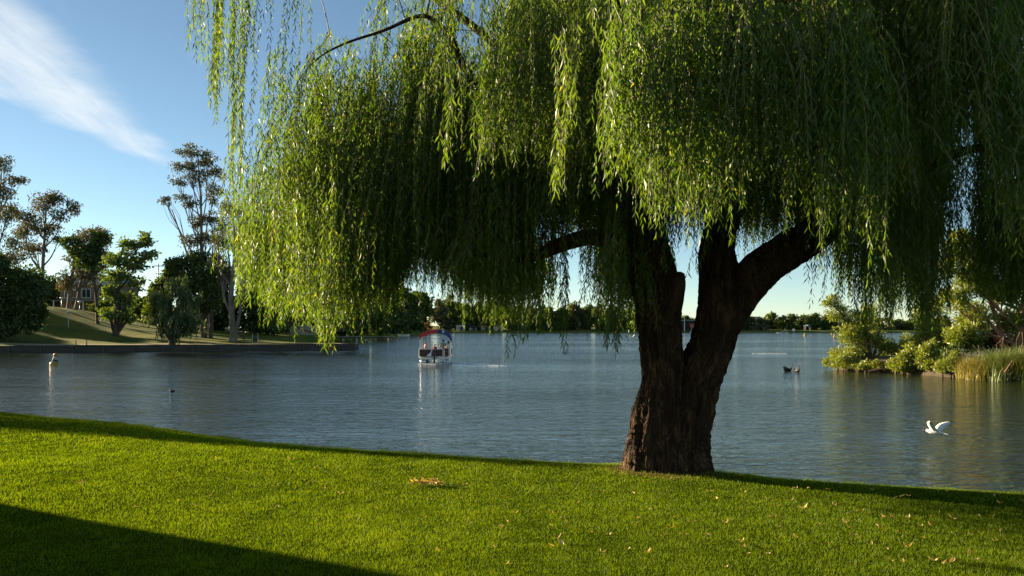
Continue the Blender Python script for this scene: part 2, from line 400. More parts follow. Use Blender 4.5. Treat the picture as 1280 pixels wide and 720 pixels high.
M['ground'] = None
def lawn_mat():
    m, nt, N, L, b = node_mat('lawn')
    tcn = N.new('ShaderNodeTexCoord')
    n1 = N.new('ShaderNodeTexNoise'); n1.inputs['Scale'].default_value = 1.1; n1.inputs['Detail'].default_value = 6
    n2 = N.new('ShaderNodeTexNoise'); n2.inputs['Scale'].default_value = 60; n2.inputs['Detail'].default_value = 4
    for n in (n1, n2): L.new(tcn.outputs['Object'], n.inputs['Vector'])
    r = N.new('ShaderNodeValToRGB'); e = r.color_ramp.elements; e[0].position = .3; e[1].position = .7
    e[0].color = (0.025, 0.045, 0.003, 1); e[1].color = (0.055, 0.08, 0.005, 1)
    L.new(n1.outputs[0], r.inputs[0])
    r2 = N.new('ShaderNodeValToRGB'); e = r2.color_ramp.elements; e[0].position = .35; e[1].position = .7
    e[0].color = (0.45, 0.45, 0.4, 1); e[1].color = (1.4, 1.35, 1.2, 1); L.new(n2.outputs[0], r2.inputs[0])
    mu = N.new('ShaderNodeMix'); mu.data_type = 'RGBA'; mu.blend_type = 'MULTIPLY'; mu.inputs['Factor'].default_value = 1
    L.new(r.outputs[0], mu.inputs['A']); L.new(r2.outputs[0], mu.inputs['B'])
    # bare earth round the trunk
    d = N.new('ShaderNodeVectorMath'); d.operation = 'DISTANCE'; L.new(tcn.outputs['Object'], d.inputs[0]); d.inputs[1].default_value = (TX, TY, 1.2)
    ad = N.new('ShaderNodeMath'); ad.operation = 'MULTIPLY_ADD'; ad.inputs[1].default_value = .35; L.new(n1.outputs[0], ad.inputs[0]); L.new(d.outputs['Value'], ad.inputs[2])
    mr = N.new('ShaderNodeMapRange'); mr.inputs['From Min'].default_value = .80; mr.inputs['From Max'].default_value = 1.02; L.new(ad.outputs[0], mr.inputs['Value'])
    mx = N.new('ShaderNodeMix'); mx.data_type = 'RGBA'; L.new(mr.outputs[0], mx.inputs['Factor']); mx.inputs['A'].default_value = (0.09, 0.045, 0.028, 1)
    L.new(mu.outputs['Result'], mx.inputs['B']); L.new(mx.outputs['Result'], b.inputs['Base Color'])
    b.inputs['Roughness'].default_value = 1.0; b.inputs['Specular IOR Level'].default_value = 0
    bp = N.new('ShaderNodeBump'); bp.inputs['Distance'].default_value = .03; L.new(n2.outputs[0], bp.inputs['Height']); L.new(bp.outputs[0], b.inputs['Normal'])
    return m
M['lawn'] = lawn_mat()
def grid(xs, ys, zf, name, mat, kind='structure', label=None):
    X, Y = np.meshgrid(xs, ys); Z = zf(X, Y)
    V = np.stack([X, Y, Z], -1).reshape(-1, 3); nx, ny = len(xs), len(ys)
    i, j = np.meshgrid(np.arange(nx - 1), np.arange(ny - 1)); a = j * nx + i
    Q = np.stack([a, a + 1, a + nx + 1, a + nx], -1).reshape(-1, 4)
    o = np_mesh(name, V, Q, mat, smooth=True); tag(o, label, None, None, kind); return o
xs = np.concatenate([np.linspace(-60, -14, 30)[:-1], np.linspace(-14, 12, 180)[:-1], np.linspace(12, 60, 30)])
ys = np.concatenate([np.linspace(-30, 2, 18)[:-1], np.linspace(2, 21, 150)[:-1], np.linspace(21, 52, 30)])
grid(xs, ys, lawn_z, 'lawn', M['lawn'])

# ------------------------------------------------------------------ water
def water_mat():
    m, nt, N, L, b = node_mat('water')
    b.inputs['Base Color'].default_value = (0.024, 0.032, 0.010, 1); b.inputs['Roughness'].default_value = 0.06
    b.inputs['IOR'].default_value = 1.48; b.inputs['Specular IOR Level'].default_value = 0.5
    tcn = N.new('ShaderNodeTexCoord')
    def nse(sx, sy, scale, det, rot=0.0, dist=0.0, rg=.5):
        mp = N.new('ShaderNodeMapping'); mp.inputs['Scale'].default_value = (sx, sy, 1); mp.inputs['Rotation'].default_value = (0, 0, rot)
        n = N.new('ShaderNodeTexNoise'); n.inputs['Scale'].default_value = scale; n.inputs['Detail'].default_value = det; n.inputs['Distortion'].default_value = dist
        n.inputs['Roughness'].default_value = rg
        L.new(tcn.outputs['Object'], mp.inputs[0]); L.new(mp.outputs[0], n.inputs['Vector']); return n.outputs[0]
    def mth(op, a, c, d=None):
        n = N.new('ShaderNodeMath'); n.operation = op
        for i, v in enumerate((a, c, d)):
            if v is None: continue
            if isinstance(v, (int, float)): n.inputs[i].default_value = v
            else: L.new(v, n.inputs[i])
        return n.outputs[0]
    a = nse(.65, 1.0, 6.0, 4, 0.25, 0.6)          # ripples about 0.2 m
    c = nse(.55, 1.0, 1.9, 4, -0.15, 0.8)         # wavelets 0.6 m
    e = nse(.35, 1.0, .35, 2, 0.05)               # longer swell
    patch = nse(.25, 1.0, .05, 3, 0.1)            # wind patches
    h = mth('ADD', mth('MULTIPLY', a, 0.044), mth('ADD', mth('MULTIPLY', c, 0.10), mth('MULTIPLY', e, 0.11)))
    mr = N.new('ShaderNodeMapRange'); mr.inputs['From Min'].default_value = .35; mr.inputs['From Max'].default_value = .65
    mr.inputs['To Min'].default_value = .5; mr.inputs['To Max'].default_value = 1.45; L.new(patch, mr.inputs['Value'])
    h2 = mth('MULTIPLY', h, mr.outputs[0])
    bp = N.new('ShaderNodeBump'); bp.inputs['Distance'].default_value = 1.0; bp.inputs['Strength'].default_value = 1.0
    L.new(h2, bp.inputs['Height']); L.new(bp.outputs[0], b.inputs['Normal'])
    return m
M['water'] = water_mat()
w = np_mesh('water', [(-3000, -60, 0), (3000, -60, 0), (3000, 3000, 0), (-3000, 3000, 0)], [(0, 1, 2, 3)], M['water']); tag(w, kind='structure')

# ------------------------------------------------------------------ left bank (peninsula) and far shore
M['bank_grass'] = mat_noise('bank_grass', (0.045, 0.085, 0.005), (0.15, 0.145, 0.012), 0.16, 0.95, 0.05, 9, spec=.1, bscale=6)
M['far_grass'] = mat_noise('far_grass', (0.05, 0.085, 0.015), (0.12, 0.13, 0.03), 0.03, 0.95, 0, 8, spec=.1)
def front_y(x): return 95 + (np.asarray(x, float) + 57) * (106.7 - 95) / (57 - 19.8)
PEN_T = np.array([0, 3, 12, 30, 85, 150, 230, 340.])
PEN_X = np.array([-19.8, -20.5, -28, -34, -37, -38, -38, -33.])
def pen_z(x, y):
    x = np.asarray(x, float); y = np.asarray(y, float); t = y - front_y(x)
    s = np.clip(t / 38, 0, 1); s = s * s * (3 - 2 * s)
    edge = np.clip((np.interp(t, PEN_T, PEN_X) - x) / 14, 0, 1)
    z = 0.72 + 1.75 * s * (0.35 + .65 * edge) + 3.6 * np.exp(-((x + 76) / 13.5) ** 2 - ((y - 135) / 26) ** 2) + 3.0 * np.exp(-((x + 110) / 22) ** 2 - ((y - 140) / 26) ** 2)
    return z + 0.06 * np.sin(x * .5) * np.sin(y * .4)
ts = np.concatenate([np.linspace(0, 60, 61)[:-1], np.linspace(60, 345, 40)]); us = np.linspace(0, 1, 90) ** 0.6
V = []
for t in ts:
    xe = np.interp(t, PEN_T, PEN_X); xx = -420 + (xe + 420) * us
    yy = front_y(np.maximum(xx, -150)) + t
    zz = pen_z(xx, yy)
    row = np.stack([xx, yy, zz], -1); V.append(np.vstack([row, [[xe + 0.6, yy[-1], -0.6]]]))
V = [np.vstack([V[0] * np.array([1, 1, 0]) + np.array([0, 0.02, -0.6])])] + V
V = np.array(V); ny, nx = V.shape[:2]
i, j = np.meshgrid(np.arange(nx - 1), np.arange(ny - 1)); a = j * nx + i
Q = np.stack([a, a + 1, a + nx + 1, a + nx], -1).reshape(-1, 4)
tag(np_mesh('left_bank', V.reshape(-1, 3), Q, M['bank_grass'], smooth=True), kind='structure')
# path near the water's edge
M['path'] = mat_noise('path', (0.22, 0.19, 0.12), (0.36, 0.32, 0.20), 0.5, 0.95, 0.01, 6, spec=.1)
xx = np.linspace(-150, -22, 120); V = []
for o_ in (2.6, 3.4, 4.3, 5.2):
    wob_ = 0.35 * np.sin(xx * .17) + .3 * np.sin(xx * .41); yy = front_y(xx) + o_ + wob_; V.append(np.stack([xx, yy, pen_z(xx, yy) + .02], -1))
V = np.array(V); ny, nx = V.shape[:2]; i, j = np.meshgrid(np.arange(nx - 1), np.arange(ny - 1)); a = j * nx + i
tag(np_mesh('path', V.reshape(-1, 3), np.stack([a, a + 1, a + nx + 1, a + nx], -1).reshape(-1, 4), M['path'], smooth=True), kind='structure')

# far shore
def far_edge(x): 
    x = np.asarray(x, float); return 438 + 3 * np.sin(x * .03) + 1.5 * np.sin(x * .11) - 12 * np.clip((x - 150) / 120, 0, 1)
xx = np.linspace(-60, 900, 320); V = []
for o_, z_ in ((-.6, -.6), (0, .35), (1.0, .6), (9, 1.0), (30, 1.6), (120, 2.4), (500, 4.0), (2300, 6.0)):
    V.append(np.stack([xx + (0 if o_ < 200 else (xx - 300) * (o_ / 600)), far_edge(xx) + o_, np.full_like(xx, z_) + .1 * np.sin(xx * .2)], -1))
V = np.array(V); ny, nx = V.shape[:2]; i, j = np.meshgrid(np.arange(nx - 1), np.arange(ny - 1)); a = j * nx + i
tag(np_mesh('far_shore', V.reshape(-1, 3), np.stack([a, a + 1, a + nx + 1, a + nx], -1).reshape(-1, 4), M['far_grass'], smooth=True), kind='structure')
xx = np.array([-3000, -60.]); 
def far_z(x, y):
    return np.interp(y - far_edge(x), [0, 1, 9, 30, 120], [.35, .6, 1.0, 1.6, 2.4])

# ------------------------------------------------------------------ the willow
def ridge_tube(pts, seg, n, amp, seed, flare=0.0, zflare=0.0):
    """thick bark-ridged stem; pts rows px,py,d,rpx"""
    C = []
    for px, py, d, rp in pts:
        v = at(px, py, d); C.append([v.x, v.y, v.z, rp / F * d])
    A = catmull(C, n)
    T = np.gradient(A[:, :3], axis=0); T = unit(T)
    U0 = np.array([1.0, 0, 0]); Us = []
    for t in T:
        U0 = U0 - t * np.dot(U0, t); U0 /= np.linalg.norm(U0); Us.append(U0.copy())
    Us = np.array(Us); Ws = np.cross(T, Us)
    s = np.concatenate([[0], np.cumsum(np.linalg.norm(np.diff(A[:, :3], axis=0), axis=1))])
    V = np.zeros((len(A), seg, 3)); ang = np.linspace(0, 2 * np.pi, seg, endpoint=False)
    for i in range(len(A)):
        r0 = A[i, 3]
        fl = flare * math.exp(-s[i] / 0.35)
        for k, a in enumerate(ang):
            ca_, sa_ = math.cos(a), math.sin(a)
            tw_ = a + 0.25 * s[i]
            q = Vector((math.cos(tw_) * 2.4 * (.5 + r0), math.sin(tw_) * 2.4 * (.5 + r0), s[i] * 0.55 + seed * 7.3))
            big = noise.noise(q)
            q2 = Vector((math.cos(tw_) * 7.5 * (.35 + r0), math.sin(tw_) * 7.5 * (.35 + r0), s[i] * 2.0 + seed * 3.1))
            n2 = noise.noise(q2); n3 = noise.noise(q2 * 2.3 + Vector((3, 1, 5))); n4 = noise.noise(q2 * 5.5)
            rid = (1 - abs(n2) * 2.6) * 0.7 + (1 - abs(n3) * 2.4) * 0.4 + n4 * .18
            rr = r0 * (1 + 0.16 * big + fl * (0.45 + 0.75 * max(0, noise.noise(Vector((ca_ * 1.8, sa_ * 1.8, seed * 2.0)))))) + amp * min(1, r0 / .22) * (rid - .6)
            V[i, k] = A[i, :3] + (Us[i] * ca_ + Ws[i] * sa_) * rr
    i, k = np.meshgrid(np.arange(len(A) - 1), np.arange(seg), indexing='ij')
    k2 = (k + 1) % seg
    Q = np.stack([i * seg + k, i * seg + k2, (i + 1) * seg + k2, (i + 1) * seg + k], -1).reshape(-1, 4)
    V = np.vstack([V.reshape(-1, 3), A[-1, :3][None] + T[-1] * A[-1, 3] * .3]); e = len(V) - 1; b0 = (len(A) - 1) * seg
    cap = np.stack([b0 + np.arange(seg), b0 + (np.arange(seg) + 1) % seg, np.full(seg, e), np.full(seg, e)], -1)
    return V, Q, A, cap
WO = np.array([TX, TY, 1.1])
willow = empty('willow_tree', WO)
tag(willow, 'large weeping willow with a forked furrowed trunk on the near lawn edge', 'tree')
def stems(defs, name):
    VV, QQ = [], []; base = 0; As = []
    for (pts, seg, n, amp, seed, fl) in defs:
        V, Q, A, cap = ridge_tube(pts, seg, n, amp, seed, fl)
        VV.append(V); QQ.append(Q + base); As.append(A)
        c = cap + base; QQ.append(c); base += len(V)
    V = np.vstack(VV); Q = np.vstack(QQ)
    F4 = [tuple(q) if q[2] != q[3] else tuple(q[:3]) for q in Q.tolist()]
    me = bpy.data.meshes.new(name); me.from_pydata((V - WO).tolist(), [], F4); me.materials.append(M['willow_bark'])
    for p in me.polygons: p.use_smooth = True
    o = bpy.data.objects.new(name, me); link(o, willow); return o, As
LS = [(818, 612, 10.35, 44), (819, 590, 10.35, 39), (820, 560, 10.35, 34), (824, 510, 10.35, 31), (828, 475, 10.35, 26), (826, 440, 10.35, 26),
      (823, 410, 10.35, 26), (821, 380, 10.33, 27), (816, 350, 10.3, 28), (808, 318, 10.3, 27), (801, 285, 10.3, 27), (806, 240, 10.2, 21), (825, 180, 10.0, 17), (852, 120, 9.9, 15), (872, 40, 9.8, 12), (885, -60, 9.7, 9)]
RS = [(858, 614, 10.5, 32), (857, 590, 10.5, 30), (856, 560, 10.5, 29), (862, 510, 10.5, 29), (870, 475, 10.5, 29), (886, 440, 10.5, 26),
      (896, 410, 10.5, 26), (902, 380, 10.5, 28), (899, 350, 10.5, 24), (898, 300, 10.6, 21), (915, 240, 10.8, 18), (940, 160, 11, 15), (952, 100, 11.1, 17), (945, 40, 11.2, 14), (935, -60, 11.2, 10)]
_, AS = stems([(LS, 130, 11, .055, 1, .50), (RS, 120, 11, .050, 2, .46),
               ([(834, 405, 10.2, 15), (842, 372, 10.15, 13), (848, 352, 10.1, 9), (851, 341, 10.1, 5)], 40, 6, .02, 5, 0)], 'trunk')
L_R = [(896, 408, 10.5, 24), (925, 368, 10.5, 26), (952, 337, 10.45, 24), (985, 314, 10.4, 23), (1018, 293, 10.4, 21), (1052, 262, 10.4, 19), (1085, 222, 10.4, 16), (1125, 165, 10.5, 13), (1175, 100, 10.6, 10), (1235, 50, 10.7, 7), (1310, 20, 10.9, 4)]
L_L = [(815, 335, 10.25, 17), (775, 306, 10.1, 13), (740, 297, 10.3, 11), (710, 303, 10.5, 10), (680, 315, 10.7, 8.5), (648, 325, 10.9, 6.5), (610, 322, 11.1, 4.5), (565, 300, 11.3, 3), (520, 265, 11.4, 1.5)]
L_A = [(812, 225, 10.2, 14), (760, 165, 10.3, 11), (700, 135, 10.5, 9), (640, 130, 10.5, 7), (603, 118, 10.4, 5.5), (580, 82, 10.3, 4.4), (562, 45, 10.3, 3.4), (540, 24, 10.3, 2.8), (520, 21, 10.3, 2.5), (480, 38, 10.3, 1.9), (430, 55, 10.3, 1.4), (395, 75, 10.3, .9), (370, 105, 10.3, .5)]
L_B = [(905, 250, 10.8, 14), (860, 150, 11.8, 11), (780, 60, 12.8, 9), (690, 0, 13.3, 6), (560, -20, 13.4, 3.5)]
L_F = [(840, 150, 9.9, 12), (815, 70, 9.0, 10), (770, 0, 8.0, 8), (700, -90, 7.2, 5), (620, -110, 6.9, 3)]
L_G = [(948, 130, 11.0, 12), (1000, 60, 10.2, 10), (1070, -10, 9.2, 7), (1150, -70, 8.4, 4)]
L_D = [(1100, 200, 10.4, 9), (1170, 150, 11.5, 7), (1230, 120, 12.6, 5), (1300, 100, 13.4, 3)]
L_C = [(1060, 250, 10.4, 11), (1130, 225, 9.7, 8), (1200, 190, 9.2, 6), (1270, 185, 8.8, 4), (1330, 200, 8.6, 2)]
L_H = [(700, 135, 10.5, 8), (600, 40, 11.2, 5), (480, -40, 11.6, 3.2), (370, -60, 11.8, 2), (300, -40, 11.9, 1.2)]
ALLA = list(AS)
for Ld in (L_R, L_L, L_A, L_B, L_F, L_G, L_D, L_C, L_H):
    n_ = 64 if Ld is L_R else 20
    _, a_ = stems([(Ld, n_, 8, .035 if Ld is L_R else .008, random.random() * 9, 0)], 'limb'); ALLA += a_
NODES = np.vstack([a_[(a_[:, 2] > 3.6)] for a_ in ALLA])
ND = np.zeros((len(NODES) + 12000, 4)); ND[:len(NODES)] = NODES; NU = np.zeros(len(ND)); nn_ = len(NODES)

HX = [200, 245, 268, 290, 315, 345, 400, 425, 460, 500, 524, 560, 600, 640, 690, 703, 750, 765, 792, 812, 840, 900, 960, 1000, 1035, 1060, 1100, 1140, 1160, 1174, 1184, 1214, 1224, 1245, 1280, 1500]
HY = [50, 60, 165, 290, 345, 372, 398, 392, 378, 365, 338, 342, 378, 390, 380, 285, 285, 380, 405, 325, 285, 290, 300, 296, 312, 372, 390, 375, 402, 320, 140, 150, 300, 350, 380, 395]
def hem(px): return np.interp(px, HX, HY)
def lump(x, y):    # crown footprint, metres
    return ((x - 2.4) / 7.0) ** 2 + ((y - 10.4) / 4.6) ** 2
strandP, strandD, strandL, strandT = [], [], [], []
twigs = []
r = np.random.default_rng(21)
NCL = 2450
made = 0; tries = 0; nleaf = 0
while made < NCL and tries < 60000:
    tries += 1
    d = r.uniform(6.2, 14.8); px = r.uniform(235, 1420)
    x = (px - 640) / F * d
    if lump(x, d) > 1: continue
    hp = hem(px)
    if d < 8.6 and px > 700: hp = min(hp, 235 + 55 * math.sin(px * .031) + 20 * math.sin(px * .09))
    if d < 9.7 and 520 < px <= 700: hp = min(hp, 165 + 45 * math.sin(px * .05 + 1))
    if d < 10.6 and 655 < px < 758: hp = min(hp, 272 + 12 * math.sin(px * .1))
    if d < 9.0 and 700 < px < 820: hp = min(hp, 215 + 30 * math.sin(px * .07))
    if d < 9.6 and 775 < px < 1040: hp = min(hp, 262 + 22 * math.sin(px * .045))
    zh = H - (hp - HOR) / F * d                      # hem height at this depth
    dome = 1.1 + 8.3 * math.sqrt(max(0.02, 1 - lump(x, d) * .93))
    if dome < zh + .6: continue
    zs = r.uniform(zh + 0.5, dome)
    if zs < zh + .4 or zs > dome: continue
    pys = HOR - (zs - H) / d * F
    if px < 268 or (px < 296 and pys > 150): continue
    if px < 640 and pys < 60 and r.random() < 0.70: continue     # thin crown at the upper left: the sky shows through
    if px < 320 and r.random() < 0.45: continue
    q_ = x * .5075 + d * .8616 + .35 * noise.noise(Vector((x * .9, d * .9, zs)))
    if x < -.2 and q_ < 7.45: continue                           # the left lobe stands towards the lake
    if -.2 <= x < .8 and q_ < 7.0: continue
    front = x > .2 and q_ < 7.5
    if x > .6 and 7.5 < q_ < 8.2 and r.random() < .6: continue
    if pys < -30 and x < 1.8 and r.random() < .75: continue      # open upper left crown: low sun reaches the middle
    nzv = noise.noise(Vector((x * .95, d * .8, zs * .5 + 4.0)))
    if front and nzv < .10 and r.random() < .93: continue
    if nzv < (-.16 if 400 < px < 800 else .04) and r.random() < .87: continue
    if not (400 < px < 830) and r.random() < .22: continue
    if 1030 < px < 1110 and pys > 150 and r.random() < .3: continue
    if 1178 < px < 1216 and pys > 60: continue
    if px > 1170 and pys < 190 and r.random() < .45: continue
    if pys < -230: continue
    if 800 < px < 1030 and d < 10.2 and pys > 60 and r.random() < .5: continue
    made += 1
    c = np.array([x, d, zs])
    # branchlet from the nearest limb to the cluster
    dist = np.linalg.norm(ND[:nn_, :3] - c, axis=1) + np.where(ND[:nn_, 2] > zs + .15, .8, 0) + NU[:nn_] * .12
    bi = int(np.argmin(dist)); nd = ND[bi]; NU[bi] += 1
    ln = np.linalg.norm(nd[:3] - c)
    mid = (nd[:3] + c) / 2 + np.array([0, 0, .18 * ln]) + r.normal(size=3) * .08 * ln
    tw_c = catmull([[*nd[:3], min(nd[3] * .6, .006 + .006 * ln)], [*mid, min(nd[3] * .5, .004 + .003 * ln)], [*c, .0035]], 5); twigs.append(tw_c)
    for row in tw_c[3::2]: ND[nn_] = row; NU[nn_] = 0; nn_ += 1
    out = unit(np.array([c[0] - 2.2, c[1] - 10.4, 0]) + r.normal(size=3) * np.array([1.6, 1.6, 0]))
    ns = r.integers(5, 11)
    long_ = r.uniform(0.8, 2.6)
    for k in range(ns):
        st = c + r.normal(size=3) * np.array([.12, .12, .10])
        dirh = unit(out + r.normal(size=3) * np.array([.5, .5, 0])); dirh[2] = 0
        spread = r.uniform(.05, .38)
        pxe = px + r.normal() * 6
        hq = hem(pxe)
        if (d < 9.6 and 775 < px < 1040) or (d < 8.6 and px > 700) or (d < 9.7 and 520 < px <= 700) or (d < 10.6 and 655 < px < 758): hq = hp
        ze = H - (hq - abs(r.normal()) * 30 + r.normal() * 9 + 8 - HOR) / F * d
        Lh = min(long_ * r.uniform(.65, 1.2), max(zs - ze, .25))
        n = max(6, int(Lh / 0.028))
        t = np.linspace(0, 1, n)
        ph = r.uniform(0, 6.28); sway = .03 * np.sin(t * r.uniform(3, 7) + ph)[:, None] * np.array([math.cos(ph), math.sin(ph), 0])
        pts = st + dirh * (spread * (1 - np.exp(-t * Lh * 3)))[:, None] + np.array([0, 0, 1]) * ((.05 * np.exp(-((t * Lh - .08) / .08) ** 2)) - t * Lh)[:, None] + sway
        if k < 4:
            sel = pts[::max(1, n // 5)]
            if len(sel) > 2: twigs.append(np.column_stack([sel, np.linspace(.0032, .0016, len(sel))]))
        az = t * n * 2.4 + r.uniform(0, 6.28)
        D = np.stack([np.cos(az), np.sin(az), np.zeros(n)], -1) * r.uniform(.25, .75, n)[:, None] + np.array([0, 0, -1.0]) + r.normal(size=(n, 3)) * .12
        strandP.append(pts + r.normal(size=(n, 3)) * .006); strandD.append(unit(D)); strandL.append(r.uniform(.07, .13, n) * (1 - .35 * t)); 
        strandT.append(np.clip(r.normal(.42, .2, n) + .12 * r.normal(), 0, 1)); nleaf += n
# stray long hanging strands under the hem
for (px, pye, d, nn, up) in [(410, 440, 9.4, 9, 200), (403, 425, 9.5, 6, 150), (345, 402, 9.6, 4, 120), (371, 400, 9.6, 5, 120), (300, 395, 9.2, 3, 200), (640, 455, 10, 2, 90), (712, 455, 10, 3, 110),
                            (655, 425, 9.8, 6, 90), (675, 415, 9.8, 7, 90), (760, 435, 9.9, 6, 120), (775, 445, 9.8, 6, 130), (735, 420, 9.9, 3, 100), (703, 400, 10, 5, 90), (870, 345, 9.6, 3, 80),
                            (840, 345, 9.5, 4, 80), (1020, 350, 11, 4, 80), (975, 345, 11.2, 3, 60), (1080, 400, 10, 6, 110), (1110, 405, 10, 6, 110), (1165, 415, 10, 6, 120), (243, 62, 9.9, 4, 110), (262, 125, 9.9, 4, 190), (276, 160, 10.2, 4, 260),
                            (700, 250, 7.2, 7, 180), (560, 215, 8.2, 6, 120), (256, 85, 9.8, 3, 150), (715, 185, 7.4, 5, 150), (722, 330, 9.9, 2, 90), (745, 340, 9.8, 2, 90), (1235, 380, 10, 6, 120), (1262, 395, 10, 6, 110), (1225, 350, 10, 16, 260), (1250, 372, 10.4, 18, 300), (1275, 385, 10, 18, 300), (1240, 330, 11, 16, 280),
                            (1150, 395, 10, 16, 260), (1165, 408, 10.2, 14, 280), (1178, 385, 10.5, 10, 250), (268, 140, 10.2, 5, 220), (285, 115, 10.3, 6, 200), (300, 200, 10.4, 7, 260), (318, 90, 10.5, 6, 160), (292, 250, 10.5, 6, 220)]:
    for k in range(nn):
        e = at(px + r.normal() * 5, pye - abs(r.normal()) * 22, d + r.normal() * .1); Lh = up / F * d * r.uniform(.8, 1.2)
        n = int(Lh / .026); t = np.linspace(0, 1, n); ph = r.uniform(0, 6.28)
        pts = np.array([e.x, e.y, e.z + Lh]) + np.array([0, 0, -Lh]) * t[:, None] + (.05 * np.sin(t * 5 + ph))[:, None] * np.array([math.cos(ph), math.sin(ph), 0])
        az = t * n * 2.4; D = np.stack([np.cos(az), np.sin(az), np.zeros(n)], -1) * r.uniform(.25, .7, n)[:, None] + np.array([0, 0, -1.0])
        strandP.append(pts); strandD.append(unit(D)); strandL.append(r.uniform(.065, .115, n)); strandT.append(np.clip(r.normal(.55, .2, n), 0, 1))
        twigs.append(np.column_stack([pts[::6], np.full(len(pts[::6]), .002)]) if len(pts) > 18 else np.column_stack([pts[[0, n // 2, n - 1]], [.002] * 3]))
P = np.concatenate(strandP); D = np.concatenate(strandD); L = np.concatenate(strandL); T = np.concatenate(strandT)
print('willow clusters', made, 'leaves', len(P))
V, Q = leaf_cards(P, D, L, L * r.uniform(.13, .20, len(L)) , r, bend=.07)
np_mesh('crown', V, Q, M['willow_leaf'], willow, tint=np.repeat(T, 4), origin=WO)
tv, tq = tubes_np(twigs, 4)
np_mesh('branchlets', tv, tq, M['twig'], willow, True, origin=WO)

# ------------------------------------------------------------------ lawn grass and litter
r = np.random.default_rng(3)
n0 = 900000
dd = np.sqrt(r.uniform(0, 1, n0)); dmin, dmax = 4.2, 21.0
# radial density falls as d^-1.5 (in area): p(d) ~ d^-0.5
dd = (dmin ** .5 + r.uniform(0, 1, n0) * (dmax ** .5 - dmin ** .5)) ** 2
th = r.uniform(-math.radians(41), math.radians(41), n0)
gx = dd * np.sin(th); gy = dd * np.cos(th)
ok = (gy < crest(gx) + 1.6) & (((gx - TX) ** 2 + (gy - TY) ** 2) > (.62 + .20 * r.uniform(-1, 1, n0)) ** 2)
gx, gy, dd = gx[ok], gy[ok], dd[ok]
def vnoise(x, y, sc, sd):
    t = np.random.default_rng(sd).random((64, 64)); u = x * sc + 31.7; v = y * sc + 17.3; i = np.floor(u).astype(int); j = np.floor(v).astype(int); fu = u - i; fv = v - j
    fu = fu * fu * (3 - 2 * fu); fv = fv * fv * (3 - 2 * fv); g_ = lambda a, b: t[a % 64, b % 64]
    return (g_(i, j) * (1 - fu) + g_(i + 1, j) * fu) * (1 - fv) + (g_(i, j + 1) * (1 - fu) + g_(i + 1, j + 1) * fu) * fv
pat = 1.3 * (vnoise(gx, gy, .55, 1) - .5) + 1.2 * (vnoise(gx, gy, 1.7, 2) - .5) + 1.5 * (vnoise(gx, gy, 6, 3) - .5) + 1.0 * (vnoise(gx, gy, 15, 4) - .5)
n = len(gx); gz = lawn_z(gx, gy)
hgt = r.uniform(.012, .030, n) * (1 + .32 * pat).clip(.35, 2)
tc = np.abs(crest(gx) - gy - .12); rag = np.clip(1 - tc / .3, 0, 1) * (vnoise(gx, gy, 3.1, 9) > .45); hgt *= 1 + 2.4 * rag * r.uniform(0, 1, n)
wd = .0025 * np.clip(dd / 6, 1, 3) * r.uniform(.8, 1.3, n)
a = r.uniform(0, 2 * np.pi, n); S = np.stack([np.cos(a), np.sin(a), np.zeros(n)], -1)
tip = np.stack([gx, gy, gz], -1) + np.stack([r.normal(0, .4, n) * hgt, r.normal(0, .4, n) * hgt, hgt], -1)
P = np.stack([gx, gy, gz - .004], -1)
V = np.stack([P - S * wd[:, None] / 2, P + S * wd[:, None] / 2, tip], 1).reshape(-1, 3)
tint = np.repeat(np.clip(r.normal(.43, .2, n) + .20 * pat, 0, 1), 3)
g = np_mesh('grass', V, np.arange(n * 3).reshape(-1, 3), M['grass'], tint=tint)
tag(g, 'short bright green mown grass covering the near lawn', 'grass', None, 'stuff')
print('grass blades', n)

def leaf_mesh(L, W, curl, name):
    vs = []; fs = []; nseg = 6
    for i in range(nseg + 1):
        t = i / nseg; w_ = W * math.sin(math.pi * min(1, t * .97 + .02)) ** .8 + .0006
        z = curl * L * (t - .5) ** 2 * 3 + .003
        vs += [(L * (t - .5), -w_ / 2, z + w_ * .3), (L * (t - .5), 0, z), (L * (t - .5), w_ / 2, z + w_ * .3)]
    for i in range(nseg):
        for k in (0, 1): fs.append((i * 3 + k, i * 3 + k + 1, i * 3 + k + 4, i * 3 + k + 3))
    me = bpy.data.meshes.new(name); me.from_pydata(vs, [], fs); me.materials.append(M['litter'])
    at_ = me.attributes.new('tint', 'FLOAT', 'POINT'); q = random.random(); at_.data.foreach_set('value', [q] * len(vs)); return me
LM = [leaf_mesh(random.uniform(.05, .095), random.uniform(.012, .03), random.uniform(.1, .6), 'fallen_leaf') for _ in range(9)]
spots = [(97, 585), (250, 583), (372, 567), (408, 584), (540, 626), (391, 605), (407, 612), (425, 618), (150, 580), (468, 636), (435, 648), (446, 655), (398, 663), (504, 661), (531, 649), (582, 656), (547, 697), (577, 577), (600, 600), (615, 602), (635, 656),
         (688, 661), (740, 671), (795, 662), (698, 678), (752, 697), (866, 662), (842, 656), (968, 655), (973, 669), (1062, 668), (1098, 668), (1122, 672), (1105, 652), (1132, 651), (1211, 697), (1190, 709), (1253, 674), (1213, 672), (1152, 662), (1085, 647),
         (930, 622), (990, 631), (1005, 641), (1035, 617), (1120, 627), (925, 601), (1173, 618), (1181, 617), (1220, 707), (960, 700), (1129, 711), (645, 570), (633, 626), (792, 623), (805, 608)]
for k in range(85): spots.append((random.uniform(600, 1280), random.uniform(615, 715)))
for k in range(26): spots.append((random.uniform(20, 600), random.uniform(560, 640)))
